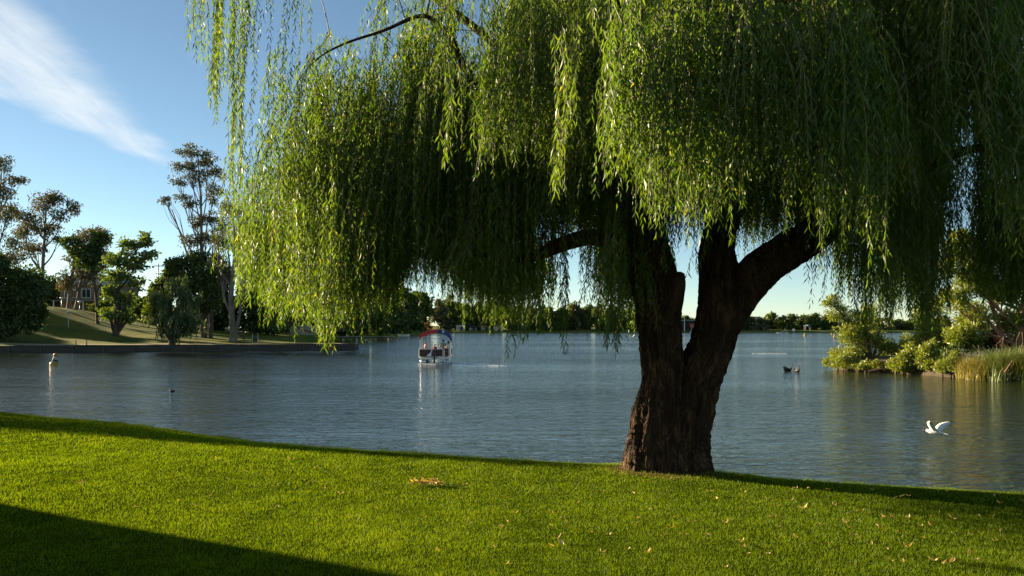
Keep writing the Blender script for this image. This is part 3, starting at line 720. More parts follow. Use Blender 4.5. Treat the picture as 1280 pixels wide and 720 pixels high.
for k, (px, py) in enumerate(spots):
    d = 1.75 * F / (py - HOR); x = (px - 640) / F * d
    if d > crest(x) - .1 or math.hypot(x - TX, d - TY) < .6: continue
    o = bpy.data.objects.new('fallen_leaf', LM[k % 9]); o.location = (x, d, float(lawn_z(x, d)) + .034)
    o.rotation_euler = (random.uniform(-.5, .5), random.uniform(-.5, .5), random.uniform(0, 6.28)); s = random.uniform(.55, 1.1); o.scale = (s, s, s); link(o)
    tag(o, 'small dry yellow brown leaf lying on the mown lawn', 'fallen leaf', 'dry leaves scattered on the lawn')
# the dry sprig of leaves
d = 1.75 * F / (606 - HOR); x = (537 - 640) / F * d
sp = empty('dry_sprig', (x, d, float(lawn_z(x, d)) + .02), math.radians(-12)); tag(sp, 'fallen dry sprig of tan leaves on the lawn left of the willow', 'dry sprig')
MB().tube([(-.16, 0, .015), (0, .01, .02), (.17, -.02, .015), (.36, -.03, .012)], [.003, .004, .005, .004], 6).build('stem', M['twig'], sp)
r = np.random.default_rng(5); n = 75; P = np.stack([r.uniform(-.20, .17, n), r.normal(0, .035, n), r.uniform(.005, .05, n)], -1)
D = unit(np.stack([r.normal(-.6, .5, n), r.normal(0, .6, n), r.normal(.1, .25, n)], -1)); V, Q = leaf_cards(P, D, r.uniform(.05, .09, n), r.uniform(.014, .024, n), r)
np_mesh('dry_leaves', V, Q, M['litter'], sp, tint=np.repeat(r.uniform(0, .9, n), 4))

# ------------------------------------------------------------------ things outside the frame on the left that throw the long shadows
M['brick'] = None
def brick_mat():
    m, nt, N, L, b = node_mat('brick'); tcn = N.new('ShaderNodeTexCoord'); bt = N.new('ShaderNodeTexBrick')
    mp = N.new('ShaderNodeMapping'); mp.inputs['Rotation'].default_value = (math.radians(90), 0, 0); L.new(tcn.outputs['Object'], mp.inputs[0]); L.new(mp.outputs[0], bt.inputs['Vector'])
    bt.inputs['Scale'].default_value = 3.5; bt.inputs['Color1'].default_value = (.30, .14, .09, 1); bt.inputs['Color2'].default_value = (.24, .11, .07, 1); bt.inputs['Mortar'].default_value = (.4, .37, .33, 1)
    L.new(bt.outputs[0], b.inputs['Base Color']); b.inputs['Roughness'].default_value = .9; return m
M['brick'] = brick_mat()
M['roof_grey'] = mat_noise('roof_grey', (.16, .19, .18), (.24, .28, .26), 2, .6)
M['white_paint'] = mat_noise('white_paint', (.70, .70, .67), (.82, .81, .78), 6, .5)
M['glass'] = mat_noise('dark_glass', (.02, .025, .03), (.04, .05, .055), 2, .08)
M['door'] = mat_noise('door_paint', (.05, .09, .06), (.07, .12, .08), 4, .5)
kio = empty('brick_kiosk', (-17.5, 8.0, 1.1)); tag(kio, 'brick kiosk with hipped grey roof left of the lawn', 'building')
MB().box((0, 0, 2.3), (9.3, 10.14, 4.8)).build('wall', M['brick'], kio)
rf = MB(); rf.add([(-4.62, -5.04, 4.72), (4.62, -5.04, 4.72), (4.62, 5.04, 4.72), (-4.62, 5.04, 4.72), (0, -2, 6.6), (0, 2, 6.6)], [(0, 1, 4), (1, 2, 5, 4), (2, 3, 5), (3, 0, 4, 5), (3, 2, 1, 0)]).build('roof', M['roof_grey'], kio)
for yy_ in (-2.6, 2.4):
    wf = MB().box((4.68, yy_, 2.1), (.08, 1.5, 1.3)).build('window', M['white_paint'], kio); MB().box((4.73, yy_, 2.1), (.03, 1.3, 1.1)).build('pane', M['glass'], wf)
dr = MB().box((4.68, 0, 1.05), (.08, 1.0, 2.1)).build('door', M['door'], kio); MB().ball((4.75, .38, 1.05), .04).build('handle', M['white_paint'], dr)

def cone_tree(x, y, zb, w_, h_, label):
    r = np.random.default_rng(8); root = empty('shadow_conifer', (x, y, zb)); tag(root, label, 'tree')
    tv, tq = tubes_np([np.array([[0, 0, -.3, .22], [0, 0, h_ * .5, .14], [0, 0, h_ * .98, .02]])], 9); np_mesh('trunk', tv, tq, M['bark'], root, True)
    n = 60000; u = 1 - np.sqrt(r.uniform(0, 1, n)); u = u * .98 + .01; a = r.uniform(0, 6.283, n)
    rad = w_ * (1 - u) * np.sqrt(r.uniform(.15, 1, n)) * (1 + .08 * np.sin(a * 7 + u * 20))
    P = np.stack([rad * np.cos(a), rad * np.sin(a), u * h_ + .05], -1); D = unit(np.stack([np.cos(a), np.sin(a), -.3 + 0 * a], -1) + r.normal(size=(n, 3)) * .4)
    V, Q = leaf_cards(P, D, r.uniform(.10, .22, n), r.uniform(.04, .08, n), r); np_mesh('crown', V, Q, M['dark_leaf'], root, tint=np.repeat(r.uniform(0, 1, n), 4))
cone_tree(-24.3, 25.6, 0.3, 4.8, 8.4, 'added cone tree out of view, shaped to shade the lakeside bank edge')  # tree added out of view, its cone shaped to throw the bank's dark strip

#@@PART2@@
# ------------------------------------------------------------------ left bank: retaining wall, lamps, house, furniture
M['timber'] = mat_noise('timber', (.035, .030, .024), (.075, .065, .05), 1.5, .85, .02, stretch=(.4, 1, 5))
M['dark_post'] = mat_noise('dark_post', (.07, .065, .05), (.12, .11, .09), 3, .9)
M['pale_post'] = mat_noise('pale_post', (.30, .29, .25), (.45, .43, .38), 6, .8)
M['cream'] = mat_noise('cream', (.42, .36, .25), (.52, .45, .32), 1.5, .85)
M['brown_wall'] = mat_noise('brown_wall', (.16, .12, .08), (.22, .17, .12), 1.5, .85)
M['green_roof'] = mat_noise('green_roof', (.13, .19, .17), (.19, .26, .23), 1.0, .55)
M['blue_roof'] = mat_noise('blue_roof', (.10, .15, .22), (.16, .22, .30), 1.0, .5)
M['red_roof'] = mat_noise('red_roof', (.36, .11, .07), (.46, .16, .10), .8, .7)
M['pink_roof'] = mat_noise('pink_roof', (.42, .24, .18), (.52, .32, .24), .8, .7)
M['dark_wood'] = mat_noise('dark_wood', (.02, .018, .014), (.04, .034, .028), 2, .8)
M['metal'] = mat_noise('metal', (.45, .46, .47), (.58, .59, .60), 5, .35, metal=.6)
M['globe'] = mat_noise('globe', (.72, .72, .68), (.80, .80, .76), 5, .3)
M['bin_green'] = mat_noise('bin_green', (.02, .04, .03), (.035, .06, .045), 5, .5)
A0 = np.array([-150., front_y(-150.)]); A1 = np.array([-19.8, 106.7])
dirw = (A1 - A0) / np.linalg.norm(A1 - A0); nrm = np.array([dirw[1], -dirw[0]]); LW = np.linalg.norm(A1 - A0)
wall = empty('retaining_wall', (A0[0], A0[1], 0)); tag(wall, 'low dark timber retaining wall along the left bank waterline', 'retaining wall')
mb = MB(); c = (A1 - A0) / 2 + nrm * .12; mb.box((c[0], c[1], .12), (LW + .3, .16, 1.24), math.atan2(dirw[1], dirw[0])); mb.build('board_panel', M['timber'], wall)
c2 = c + nrm * -.02; MB().box((c2[0], c2[1], .765), (LW + .4, .30, .05), math.atan2(dirw[1], dirw[0])).build('capping', M['timber'], wall)
pm = None; s_ = 60.0
while s_ < LW + .1:
    q = dirw * min(s_, LW - .1) + nrm * .27
    if pm is None:
        pm = MB().box((0, 0, .16), (.16, .14, 1.06), math.atan2(dirw[1], dirw[0])).build('post', M['dark_post'], wall); pm.location = (q[0], q[1], 0)
    else:
        p2 = pm.copy(); col.objects.link(p2); p2.parent = wall; p2.location = (q[0], q[1], 0)
    s_ += 3.2
# return wall on the end of the point
mb = MB(); mb.box((A1[0] - A0[0] - .02, A1[1] - A0[1] + 1.7, .12), (.16, 3.4, 1.2)); mb.build('end_panel', M['timber'], wall)

def lamp(px, py, d, label):
    k = d / F; x = (px - 640) * k; zt = H - (py - HOR) * k; zg = float(pen_z(x, d)); zt = max(zt, zg + 1.6)
    o = empty('globe_lamp', (x, d, zg)); tag(o, label, 'lamp', 'globe lamps on the grassy hill')
    MB().tube([(0, 0, -.1), (0, 0, .3), (0, 0, zt - zg - .15)], [.06, .045, .035], 8).build('pole', M['metal'], o, True)
    MB().ball((0, 0, zt - zg), .24, 16, 10, (1.1, 1.1, .75)).build('globe', M['globe'], o, True)
    MB().lathe([(.09, -.22), (.11, -.16), (.05, -.14)], (0, 0, zt - zg), 10).build('collar', M['metal'], o)
lamp(85.5, 390, 118, 'white globe lamp on a thin pole, lowest on the grassy hill')
lamp(77, 377.5, 138, 'white globe lamp at the top of the hill, left of the house')
lamp(99.5, 380.5, 136, 'white globe lamp at the top of the hill in front of the house')
po = empty('utility_pole', (at(198, 0, 150).x, 150, float(pen_z(at(198, 0, 150).x, 150)))); tag(po, 'tall grey pole standing between the leafy tree and tall gum', 'pole')
MB().tube([(0, 0, -.2), (0, 0, 6), (0, 0, 10.6)], [.16, .13, .10], 10).build('mast', M['metal'], po, True); MB().box((0, 0, 10.2), (1.6, .12, .14)).build('crossarm', M['dark_wood'], po)
for px, d, lb in ((94.8, 99.5, 'left of two short white posts by the lakeside path'), (108.3, 99.8, 'right of two short white posts by the lakeside path')):
    x = (px - 640) / F * d; o = MB().tube([(0, 0, -.1), (0, 0, .55), (0, 0, .6)], [.07, .07, .05], 8).build('short_post', M['pale_post']); o.location = (x, d, float(pen_z(x, d))); tag(o, lb, 'post')

def gable(o, w, dp, h, rh, wall_m, roof_m, over=.4, y0=0):
    """walls and a gable roof, ridge along x"""
    MB().box((0, y0 + dp / 2, h / 2 - .2), (w, dp, h + .4)).build('wall', M[wall_m], o)
    ov = over; r_ = MB(); r_.add([(-w / 2 - ov, y0 - ov, h + .01), (w / 2 + ov, y0 - ov, h + .01), (w / 2 + ov, y0 + dp + ov, h + .01), (-w / 2 - ov, y0 + dp + ov, h + .01), (-w / 2 - ov * .3, y0 + dp / 2, h + rh), (w / 2 + ov * .3, y0 + dp / 2, h + rh)],
        [(0, 1, 5, 4), (2, 3, 4, 5), (1, 2, 5), (3, 0, 4), (3, 2, 1, 0)]); return r_.build('roof', M[roof_m], o)
def window(o, x, z, w, h, y=-.03, mull=1):
    f = MB().box((x, y, z), (w, .08, h)).build('window', M['white_paint'], o)
    for i in range(mull + 1):
        ww = (w - .1 * (mull + 2)) / (mull + 1); cx_ = x - w / 2 + .1 + ww / 2 + i * (ww + .1)
        MB().box((cx_, y - .045, z), (ww, .03, h - .18)).build('pane', M['glass'], f)
hx = at(112, 0, 158).x; hs = empty('lake_house', (hx, 158, float(pen_z(hx, 158)) - .2)); tag(hs, 'two storey brown house with green grey roof behind the hill', 'house')
gable(hs, 11, 8, 6.6, 2.0, 'brown_wall', 'green_roof')
for x_ in (-3.8, -.6, 2.6): window(hs, x_, 5.0, 1.7, 1.7)
MB().box((0, -1.3, 3.62), (11.6, 2.4, .14)).build('verandah_roof', M['blue_roof'], hs)
for x_ in (-5.4, -2.7, 0, 2.7, 5.4): MB().box((x_, -2.35, 1.7), (.14, .14, 3.7)).build('verandah_post', M['white_paint'], hs)
for x_ in (-3.2, 2.4): window(hs, x_, 1.8, 2.0, 2.0)
MB().box((0, -.05, 1.2), (1.0, .08, 2.2)).build('door', M['dark_wood'], hs)

def paling(px0, px1, d, h, lb):
    x0, x1 = (px0 - 640) / F * d, (px1 - 640) / F * d; z = float(pen_z((x0 + x1) / 2, d))
    o = empty('paling_fence', (x0, d, z)); tag(o, lb, 'fence')
    mb = MB(); x = 0; q = random.Random(3)
    while x < x1 - x0: mb.box((x + .07, 0, h / 2), (.13, .03, h + q.uniform(-.03, .03))); x += .145
    mb.build('palings', M['cream'], o)
    MB().box(((x1 - x0) / 2, .06, h * .75), (x1 - x0, .06, .09)).build('rail', M['cream'], o)
paling(243, 285, 168, 1.7, 'pale paling fence behind the twin trunked tree')
paling(363, 396, 150, 1.7, 'pale paling fence lit by the sun behind the leaning willow')
x = at(319, 0, 112).x; o = empty('litter_bin', (x, 112, float(pen_z(x, 112)))); tag(o, 'dark litter bin under a small cover on the bank lawn', 'bin')
MB().lathe([(.22, 0), (.26, .05), (.29, .75), (.27, .78)], seg=14).build('body', M['bin_green'], o, True); MB().box((0, 0, 1.08), (.9, .8, .06)).build('cover', M['bin_green'], o)
for sx in (-.36, .36): MB().box((sx, 0, .54), (.05, .05, 1.06)).build('leg', M['metal'], o)
x = at(299, 0, 116).x; o = empty('picnic_table', (x, 116, float(pen_z(x, 116)))); tag(o, 'low wooden picnic table on the lawn right of a thick trunk', 'table')
MB().box((0, 0, .74), (1.6, .75, .06)).build('table_top', M['timber'], o)
for s in (-.7, .7): MB().box((0, s, .44), (1.6, .26, .05)).build('bench', M['timber'], o)
for s in (-.6, .6): MB().box((s, 0, .36), (.08, .6, .70)).box((s, 0, .37), (.07, 1.5, .07)).build('leg', M['timber'], o)
def jetty(x0, x1, d, z, lb, w=1.6):
    o = empty('jetty', (x0, d, 0)); tag(o, lb, 'jetty')
    mb = MB(); x = 0
    while x < x1 - x0: mb.box((x + .1, 0, z), (.18, w, .06)); x += .2
    mb.build('deck', M['pale_post'], o); MB().box(((x1 - x0) / 2, -w / 2 + .05, z - .14), (x1 - x0, .07, .2)).box(((x1 - x0) / 2, w / 2 - .05, z - .14), (x1 - x0, .07, .2)).build('beam', M['timber'], o)
    x = .6
    while x <= x1 - x0:
        for s in (-1, 1): MB().tube([(x, s * (w / 2 - .12), -.8), (x, s * (w / 2 - .12), z - .03)], .09, 8).build('pile', M['pale_post'], o, True)
        x += 2.6
jetty(-41, -29.4, 165, .95, 'timber jetty closest behind the end of the retaining wall')
jetty(-40, -25.4, 182, .80, 'timber jetty further back with a pale post at its end')

# ------------------------------------------------------------------ trees on the left bank
G = pen_z
blob_tree('gum_tree', 'sparse gum tree cut by the left picture edge', 'tree', 120, (-6, 400), [(8, 205, 12, 10), (18, 225, 12, 8), (-5, 245, 18, 14), (14, 270, 14, 10), (-10, 300, 20, 18), (18, 300, 12, 10), (2, 330, 20, 14)], 'gum', 'gum_leaf', 'gum_bark', 5, 11, ground=G, cover=1.8)
blob_tree('bushy_tree', 'dark dense bushy tree at the left edge by the water', 'tree', 103, (5, 425), [(0, 345, 30, 24), (30, 350, 24, 18), (48, 365, 14, 16), (15, 380, 30, 22), (40, 392, 18, 20), (5, 405, 24, 18), (-30, 380, 30, 40)], 'bushy', 'dark_leaf', 'bark', 8, 12, ground=G, cover=3.6)
blob_tree('gum_tree', 'tall open gum tree with twisting limbs on the hill top', 'tree', 136, (53, 382), [(52, 252, 15, 15), (68, 245, 9, 8), (86, 258, 9, 10), (78, 268, 11, 7), (44, 275, 14, 12), (60, 285, 14, 9), (30, 290, 12, 12), (22, 262, 9, 10), (38, 312, 14, 10), (70, 300, 8, 7), (20, 320, 12, 9)], 'gum', 'brown_gum_leaf', 'gum_bark', 5, 13, ground=G, cover=2.0, top=58)
blob_tree('gum_tree', 'rounded brownish gum tree directly left of the house', 'tree', 140, (86, 385), [(112, 290, 18, 9), (100, 302, 16, 10), (124, 300, 12, 12), (95, 325, 14, 12), (108, 345, 14, 10), (80, 350, 10, 12), (118, 335, 14, 12)], 'gum', 'brown_gum_leaf', 'gum_bark', 5, 14, ground=G, cover=2.2, top=98, trunks=[(8, 104, 330, 4)])
blob_tree('shade_tree', 'dark green leafy tree overhanging the house from the left', 'tree', 126, (122, 395), [(88, 305, 11, 9), (100, 318, 14, 10), (118, 318, 13, 10), (128, 300, 12, 10), (130, 322, 11, 10), (110, 330, 10, 8)], 'bushy', 'dark_leaf', 'bark', 4, 15, ground=G, cover=2.6, leafsize=.5, top=108)
blob_tree('plane_tree', 'bright leafy plane tree standing on the lawn by the path', 'tree', 115, (145, 420), [(160, 308, 14, 9), (178, 300, 12, 8), (190, 320, 12, 7), (148, 325, 14, 10), (168, 330, 15, 10), (150, 348, 16, 11), (140, 368, 13, 11), (155, 378, 14, 12), (142, 392, 13, 9), (158, 398, 10, 8), (172, 352, 9, 7), (180, 296, 6, 5)], 'bushy', 'plane_leaf', 'bark', 7.5, 16, ground=G, cover=2.2, leafsize=.42)
blob_tree('willow_bush', 'rounded dark willow bush with short trunk beside the path', 'tree', 101, (215, 425), [(220, 352, 18, 13), (205, 368, 16, 14), (235, 372, 18, 16), (218, 388, 22, 16), (200, 395, 12, 14), (238, 398, 12, 14), (215, 408, 18, 12)], 'weep', 'dark_leaf', 'bark', 8, 17, ground=G, cover=3.0, leafsize=.34)
blob_tree('gum_tree', 'tallest gum tree with long bare branches on the left bank', 'tree', 128, (252, 420), [(240, 188, 15, 8), (258, 198, 12, 10), (232, 208, 12, 9), (250, 222, 12, 10), (225, 245, 10, 5), (206, 250, 9, 5), (268, 240, 10, 12), (240, 255, 9, 6), (262, 270, 10, 9), (280, 285, 9, 12), (240, 300, 12, 8), (270, 215, 10, 10), (222, 225, 9, 7), (256, 295, 12, 10), (245, 275, 10, 8)], 'gum', 'gum_leaf', 'gum_bark', 5, 18, ground=G, cover=2.0, top=247, trunks=[(4, 215, 262, 3.5), (8, 268, 280, 3.5)], fork=.5)
blob_tree('bushy_tree', 'dark tree with twin trunks below the tallest gum', 'tree', 117, (255, 421), [(225, 330, 16, 12), (245, 325, 16, 12), (262, 345, 18, 14), (240, 355, 20, 14), (265, 372, 16, 14), (228, 352, 14, 12), (250, 385, 16, 9)], 'bushy', 'dark_leaf', 'bark', 7, 19, ground=G, cover=3.0, trunks=[(8, 268, 350, 4.5)])
blob_tree('gum_tree', 'thick trunked tree with pale forked limbs beside the picnic table', 'tree', 112, (291.5, 423), [(292, 262, 16, 12), (306, 290, 14, 12), (322, 300, 12, 12), (285, 305, 12, 12), (310, 330, 14, 12), (330, 325, 12, 14), (278, 340, 10, 12), (272, 300, 8, 10)], 'gum', 'gum_leaf', 'gum_bark', 8, 20, ground=G, cover=1.6, top=290, trunks=[(0, 318, 305, 4)])
blob_tree('leaning_willow', 'leaning willow drooping over the end of the left bank', 'tree', 110, (408, 424), [(360, 372, 20, 16), (385, 360, 20, 14), (410, 362, 22, 14), (438, 372, 20, 14), (400, 385, 22, 12), (455, 385, 14, 14), (440, 398, 14, 12), (345, 392, 12, 14)], 'weep', 'shore_leaf', 'bark', 5, 22, ground=G, cover=2.6, leafsize=.36, top=385, trunks=[(2, 392, 370, 4)])
dense = [('round dark tree just right of the thick trunked gum', 318, 135, 330, 46), ('dark tree behind the litter bin', 345, 150, 338, 46), ('dark tree behind the sunlit paling fence', 378, 165, 336, 50), ('dark tree above the first jetty', 430, 185, 348, 50),
         ('tall dark tree between the two jetties', 458, 205, 350, 46), ('dark tree above the far end of the second jetty', 482, 245, 352, 42), ('dark tree left of the small moored dinghy', 505, 305, 360, 36), ('dark tree just behind the tour boat canopy', 530, 375, 364, 34),
         ('low dark tree behind the pale fence between trunks', 272, 180, 365, 40), ('low dark tree behind the willow bush', 190, 175, 372, 40), ('dark tree right of the house', 158, 178, 352, 34), ('dark tree behind the hill at the far left', 30, 170, 345, 44), ('dark tree behind the house', 75, 182, 350, 40), ('dark tree between the tall pole and the tallest gum', 206, 142, 335, 34), ('dark tree just left of the thick trunked gum', 276, 135, 318, 36), ('low green bush beside the twin trunked tree', 232, 132, 372, 30), ('dark round bush behind the plane tree to its right', 178, 150, 374, 32), ('dark bush left of the lit leafy plane tree trunk', 128, 150, 378, 26),
         ('dark tree on the hill beyond the left picture edge', -60, 132, 330, 70), ('second dark tree beyond the left picture edge', -130, 140, 320, 80), ('third dark tree beyond the left picture edge', -170, 125, 325, 70), ('fourth dark tree beyond the left picture edge', -230, 150, 320, 80), ('dark tree outside the picture near the left wall', -110, 112, 340, 60)]
for i, (lb, px, d, top, w_) in enumerate(dense):
    r_ = random.Random(i); x = (px - 640) / F * d; zb = float(G(x, d)); by = HOR + (H - zb) / d * F; hh = by - top; bl = []
    for q in range(9):
        f = q / 8; bl.append((px + r_.uniform(-.42, .42) * w_ * (1 - .5 * f), by - hh * (.10 + .78 * f), w_ * r_.uniform(.34, .46) * (1.15 - .4 * f), hh * r_.uniform(.13, .19)))
    blob_tree('bushy_tree', lb, 'tree', d, (px, by), bl, 'bushy', ['dark_leaf', 'shore_leaf', 'dark_leaf'][i % 3], 'bark', 5, 40 + i, ground=G, cover=3.2, leafsize=max(.4, d * .0036))
blob_tree('autumn_shrub', 'small orange leaved shrub on the shore behind the tour boat', 'shrub', 330, (537, 412), [(535, 407, 3, 3), (539, 409, 2.5, 2)], 'bushy', 'orange_leaf', 'bark', 1, 71, ground=G, cover=3, leafsize=.7)

# ------------------------------------------------------------------ far shore: every tree its own
def far_tree(px, d, top, w_, i, lb, name='shore_tree', leaf=None):
    r_ = random.Random(900 + i); x = (px - 640) / F * d; zb = float(far_z(x, d)); by = HOR + (H - zb) / d * F; hh = by - top; bl = []
    for q in range(6):
        f = q / 5; bl.append((px + r_.uniform(-.4, .4) * w_ * (1 - .6 * f), by - hh * (.14 + .70 * f), w_ * r_.uniform(.34, .5) * (1.15 - .5 * f), hh * r_.uniform(.15, .22)))
    blob_tree(name, lb, 'tree', d, (px, by), bl, 'bushy', leaf or ['shore_leaf', 'dark_leaf', 'shore_leaf', 'shore_leaf', 'gum_leaf'][r_.randrange(5)], 'bark', 1.6, 300 + i, group='trees along the far shore', ground=far_z, cover=3.4, leafsize=r_.uniform(.85, 1.15))
ordw = ['first', 'second', 'third', 'fourth', 'fifth', 'sixth', 'seventh', 'eighth', 'ninth', 'tenth', 'eleventh', 'twelfth', 'thirteenth', 'fourteenth', 'fifteenth', 'sixteenth', 'seventeenth', 'eighteenth', 'nineteenth', 'twentieth', 'twenty first', 'twenty second', 'twenty third', 'twenty fourth', 'twenty fifth', 'twenty sixth']
TOPX = [540, 553, 575, 600, 640, 700, 760, 850, 868, 885, 930, 943, 955, 972, 985, 1000, 1015, 1030, 1060, 1160]
TOPY = [372, 372, 380, 376, 380, 380, 384, 392, 397, 394, 391, 396, 392, 391, 398, 391, 390, 391, 395, 396]
rr_ = random.Random(4); px = 550; i = 0; seg = []
while px < 1165:
    if not (846 < px < 884): seg.append(px)
    px += rr_.uniform(10.5, 15.5)
left = [p for p in seg if p < 870]; right = [p for p in seg if p >= 870]
for n_, p in enumerate(left):
    far_tree(p, 455 + rr_.uniform(-8, 12), np.interp(p, TOPX, TOPY) + rr_.uniform(-3, 4), rr_.uniform(18, 27), i, f'far shore tree, {ordw[n_]} rightwards from the tour boat canopy'); i += 1
for n_, p in enumerate(right):
    far_tree(p, 455 + rr_.uniform(-6, 6), np.interp(p, TOPX, TOPY) + rr_.uniform(-2, 4), rr_.uniform(15, 22), i, f'far shore tree, {ordw[n_]} rightwards from behind the willow fork'); i += 1
for n_, p in enumerate((858, 871)):
    far_tree(p, 490, 395 + n_ * 2, 16, i, ['left of the two trees behind the red roofed pavilion', 'right of the two trees behind the red roofed pavilion'][n_]); i += 1
blob_tree('pine_tree', 'tall thin pine rising above the treeline behind the tour boat', 'tree', 470, (563, 412), [(563, 371, 5, 4), (560, 378, 6, 4), (566, 384, 6, 5), (563, 392, 7, 6)], 'bushy', 'brown_gum_leaf', 'bark', 2, 77, ground=far_z, cover=2.6, leafsize=.8)

def far_house(px, d, w, dp, h, rh, wm, rm, lb, name='lake_cabin', cat='building', door=True):
    x = (px - 640) / F * d; o = empty(name, (x, d, float(far_z(x, d)) - .05)); tag(o, lb, cat); gable(o, w, dp, h, rh, wm, rm)
    if door: MB().box((w * .12, -.04, 1.05), (1.3, .08, 2.1)).build('door', M['dark_wood'], o)
    window(o, -w * .28, h * .58, w * .2, h * .35, mull=0); return o
far_house(575.5, 441, 4.2, 4, 2.1, .9, 'cream', 'cream', 'small pale gabled shed on the far shore right of the tour boat', 'shed', 'shed')
far_house(591, 442, 4.2, 4, 1.7, .8, 'brown_wall', 'dark_wood', 'small brown shed on the far shore with a dark roof', 'shed', 'shed')
far_house(607, 443, 5, 4, 1.9, .9, 'brown_wall', 'pink_roof', 'small shed with a pinkish roof on the far shore', 'shed', 'shed')
far_house(622.5, 443, 4.5, 4, 2.2, 1.0, 'cream', 'pink_roof', 'cream shed with pink roof behind the hanging willow strands', 'shed', 'shed')
far_house(945, 466, 6, 6, 4.4, 2.6, 'cream', 'pink_roof', 'house with pink tiled roof among the far shore trees', 'house', 'house')
far_house(964, 464, 6, 6, 2.8, 1.4, 'cream', 'cream', 'cream house low among the far shore trees', 'house', 'house')
far_house(983, 462, 4, 5, 2.0, 1.0, 'cream', 'roof_grey', 'small grey roofed house left of the round white marker', 'house', 'house')
x = (1009 - 640) / F * 445; o = empty('picnic_shelter', (x, 445, float(far_z(x, 445)))); tag(o, 'small blue roofed picnic shelter on the far shore', 'shelter')
for sx in (-1.2, 1.2):
    for sy in (-1, 1): MB().box((sx, sy, 1.1), (.15, .15, 2.3)).build('post', M['pale_post'], o)
MB().lathe([(2.2, 0), (2.2, .1), (.1, .9)], (0, 0, 2.2), 4).build('roof', M['blue_roof'], o)
# pavilion between the two stems
x = (866 - 640) / F * 450; o = empty('pavilion', (x, 446, .6)); tag(o, 'long dark pavilion with red awning seen between the willow stems', 'pavilion')
MB().box((0, 4, 2.6), (14, 6, 5.4)).build('wall', M['dark_wood'], o); MB().box((0, 3.6, 5.6), (16, 9, .5)).build('roof', M['green_roof'], o)
MB().add([(-2.6, -3.2, 2.0), (4.2, -3.2, 2.0), (4.2, .8, 4.0), (-2.6, .8, 4.0), (-2.6, -3.2, 1.8), (4.2, -3.2, 1.8), (4.2, .8, 3.8), (-2.6, .8, 3.8)], [(0, 1, 2, 3), (7, 6, 5, 4), (0, 4, 5, 1), (1, 5, 6, 2), (2, 6, 7, 3), (3, 7, 4, 0)]).build('awning', M['red_roof'], o)
for sx in (-2.3, .8, 3.9): MB().box((sx, -3.0, .9), (.15, .15, 1.9)).build('post', M['white_paint'], o)
x = (855.5 - 640) / F * 441; o = MB().tube([(0, 0, -.5), (0, 0, 4), (0, 0, 7.6)], [.22, .18, .14], 8).build('flagpole', M['white_paint']); o.location = (x, 441, .7); tag(o, 'white pole at the left end of the far pavilion', 'pole')
def small_boat(px, d, lb, L=3.6, rz=0.3, z=0.0):
    x = (px - 640) / F * d; o = empty('dinghy', (x, d, z), rz); tag(o, lb, 'dinghy')
    st = [(-L / 2, .55, .1), (-L / 4, .7, .0), (L / 6, .66, 0), (L * .38, .4, .05), (L / 2, .03, .22)]; vs = []; fs = []
    for (y, w_, kz) in st: vs += [(y, -w_, .55 + kz * .5), (y, -w_ * .7, kz - .05), (y, 0, kz - .15), (y, w_ * .7, kz - .05), (y, w_, .55 + kz * .5), (y, w_ * .86, .5 + kz * .5), (y, 0, .12 + kz), (y, -w_ * .86, .5 + kz * .5)]
    for i_ in range(4):
        for k_ in range(8): fs.append((i_ * 8 + k_, i_ * 8 + (k_ + 1) % 8, i_ * 8 + 8 + (k_ + 1) % 8, i_ * 8 + 8 + k_))
    fs += [tuple(range(7, -1, -1)), tuple(range(32, 40))]
    MB().add(vs, fs).build('hull', M['white_paint'], o); MB().box((-.3, 0, .38), (.3, 1.1, .05)).build('thwart', M['timber'], o)
small_boat(505, 262, 'small white dinghy moored by the dark left shore trees')
small_boat(867, 433, 'small white dinghy moored in front of the far pavilion', 3.4, 0.1)
# water ski ramp
x = (978.5 - 640) / F * 405; o = empty('ski_ramp', (x, 405, 0)); tag(o, 'white water ski ramp floating off the far shore', 'ski ramp')
MB().add([(-3.0, -1.6, .15), (1.2, -1.6, 1.35), (2.9, 1.6, 1.45), (-1.2, 1.6, .2), (-3.0, -1.6, .05), (1.2, -1.6, 1.22), (2.9, 1.6, 1.32), (-1.2, 1.6, .08)], [(0, 1, 2, 3), (7, 6, 5, 4), (0, 4, 5, 1), (1, 5, 6, 2), (2, 6, 7, 3), (3, 7, 4, 0)]).build('ramp_deck', M['white_paint'], o)
MB().box((0, -.3, -.02), (5.2, 2.6, .3)).build('float', M['metal'], o)
MB().box((1.6, -.9, .65), (.12, .12, 1.2)).box((2.2, .9, .65), (.12, .12, 1.2)).build('strut', M['metal'], o)
x = (992 - 640) / F * 436; o = empty('round_marker', (x, 436, .4)); tag(o, 'round white marker board on a post at the far bank', 'marker')
MB().tube([(0, 0, -1), (0, 0, 1.1)], .08, 8).build('post', M['metal'], o); MB().tube([(0, -.12, .9), (0, .02, .9)], [.75, .75], 20).build('disc', M['white_paint'], o)
M['yellow'] = mat_noise('yellow_paint', (.36, .20, .01), (.46, .27, .02), 3, .5)
M['orange'] = mat_noise('orange_paint', (.38, .13, .01), (.46, .17, .02), 3, .5)
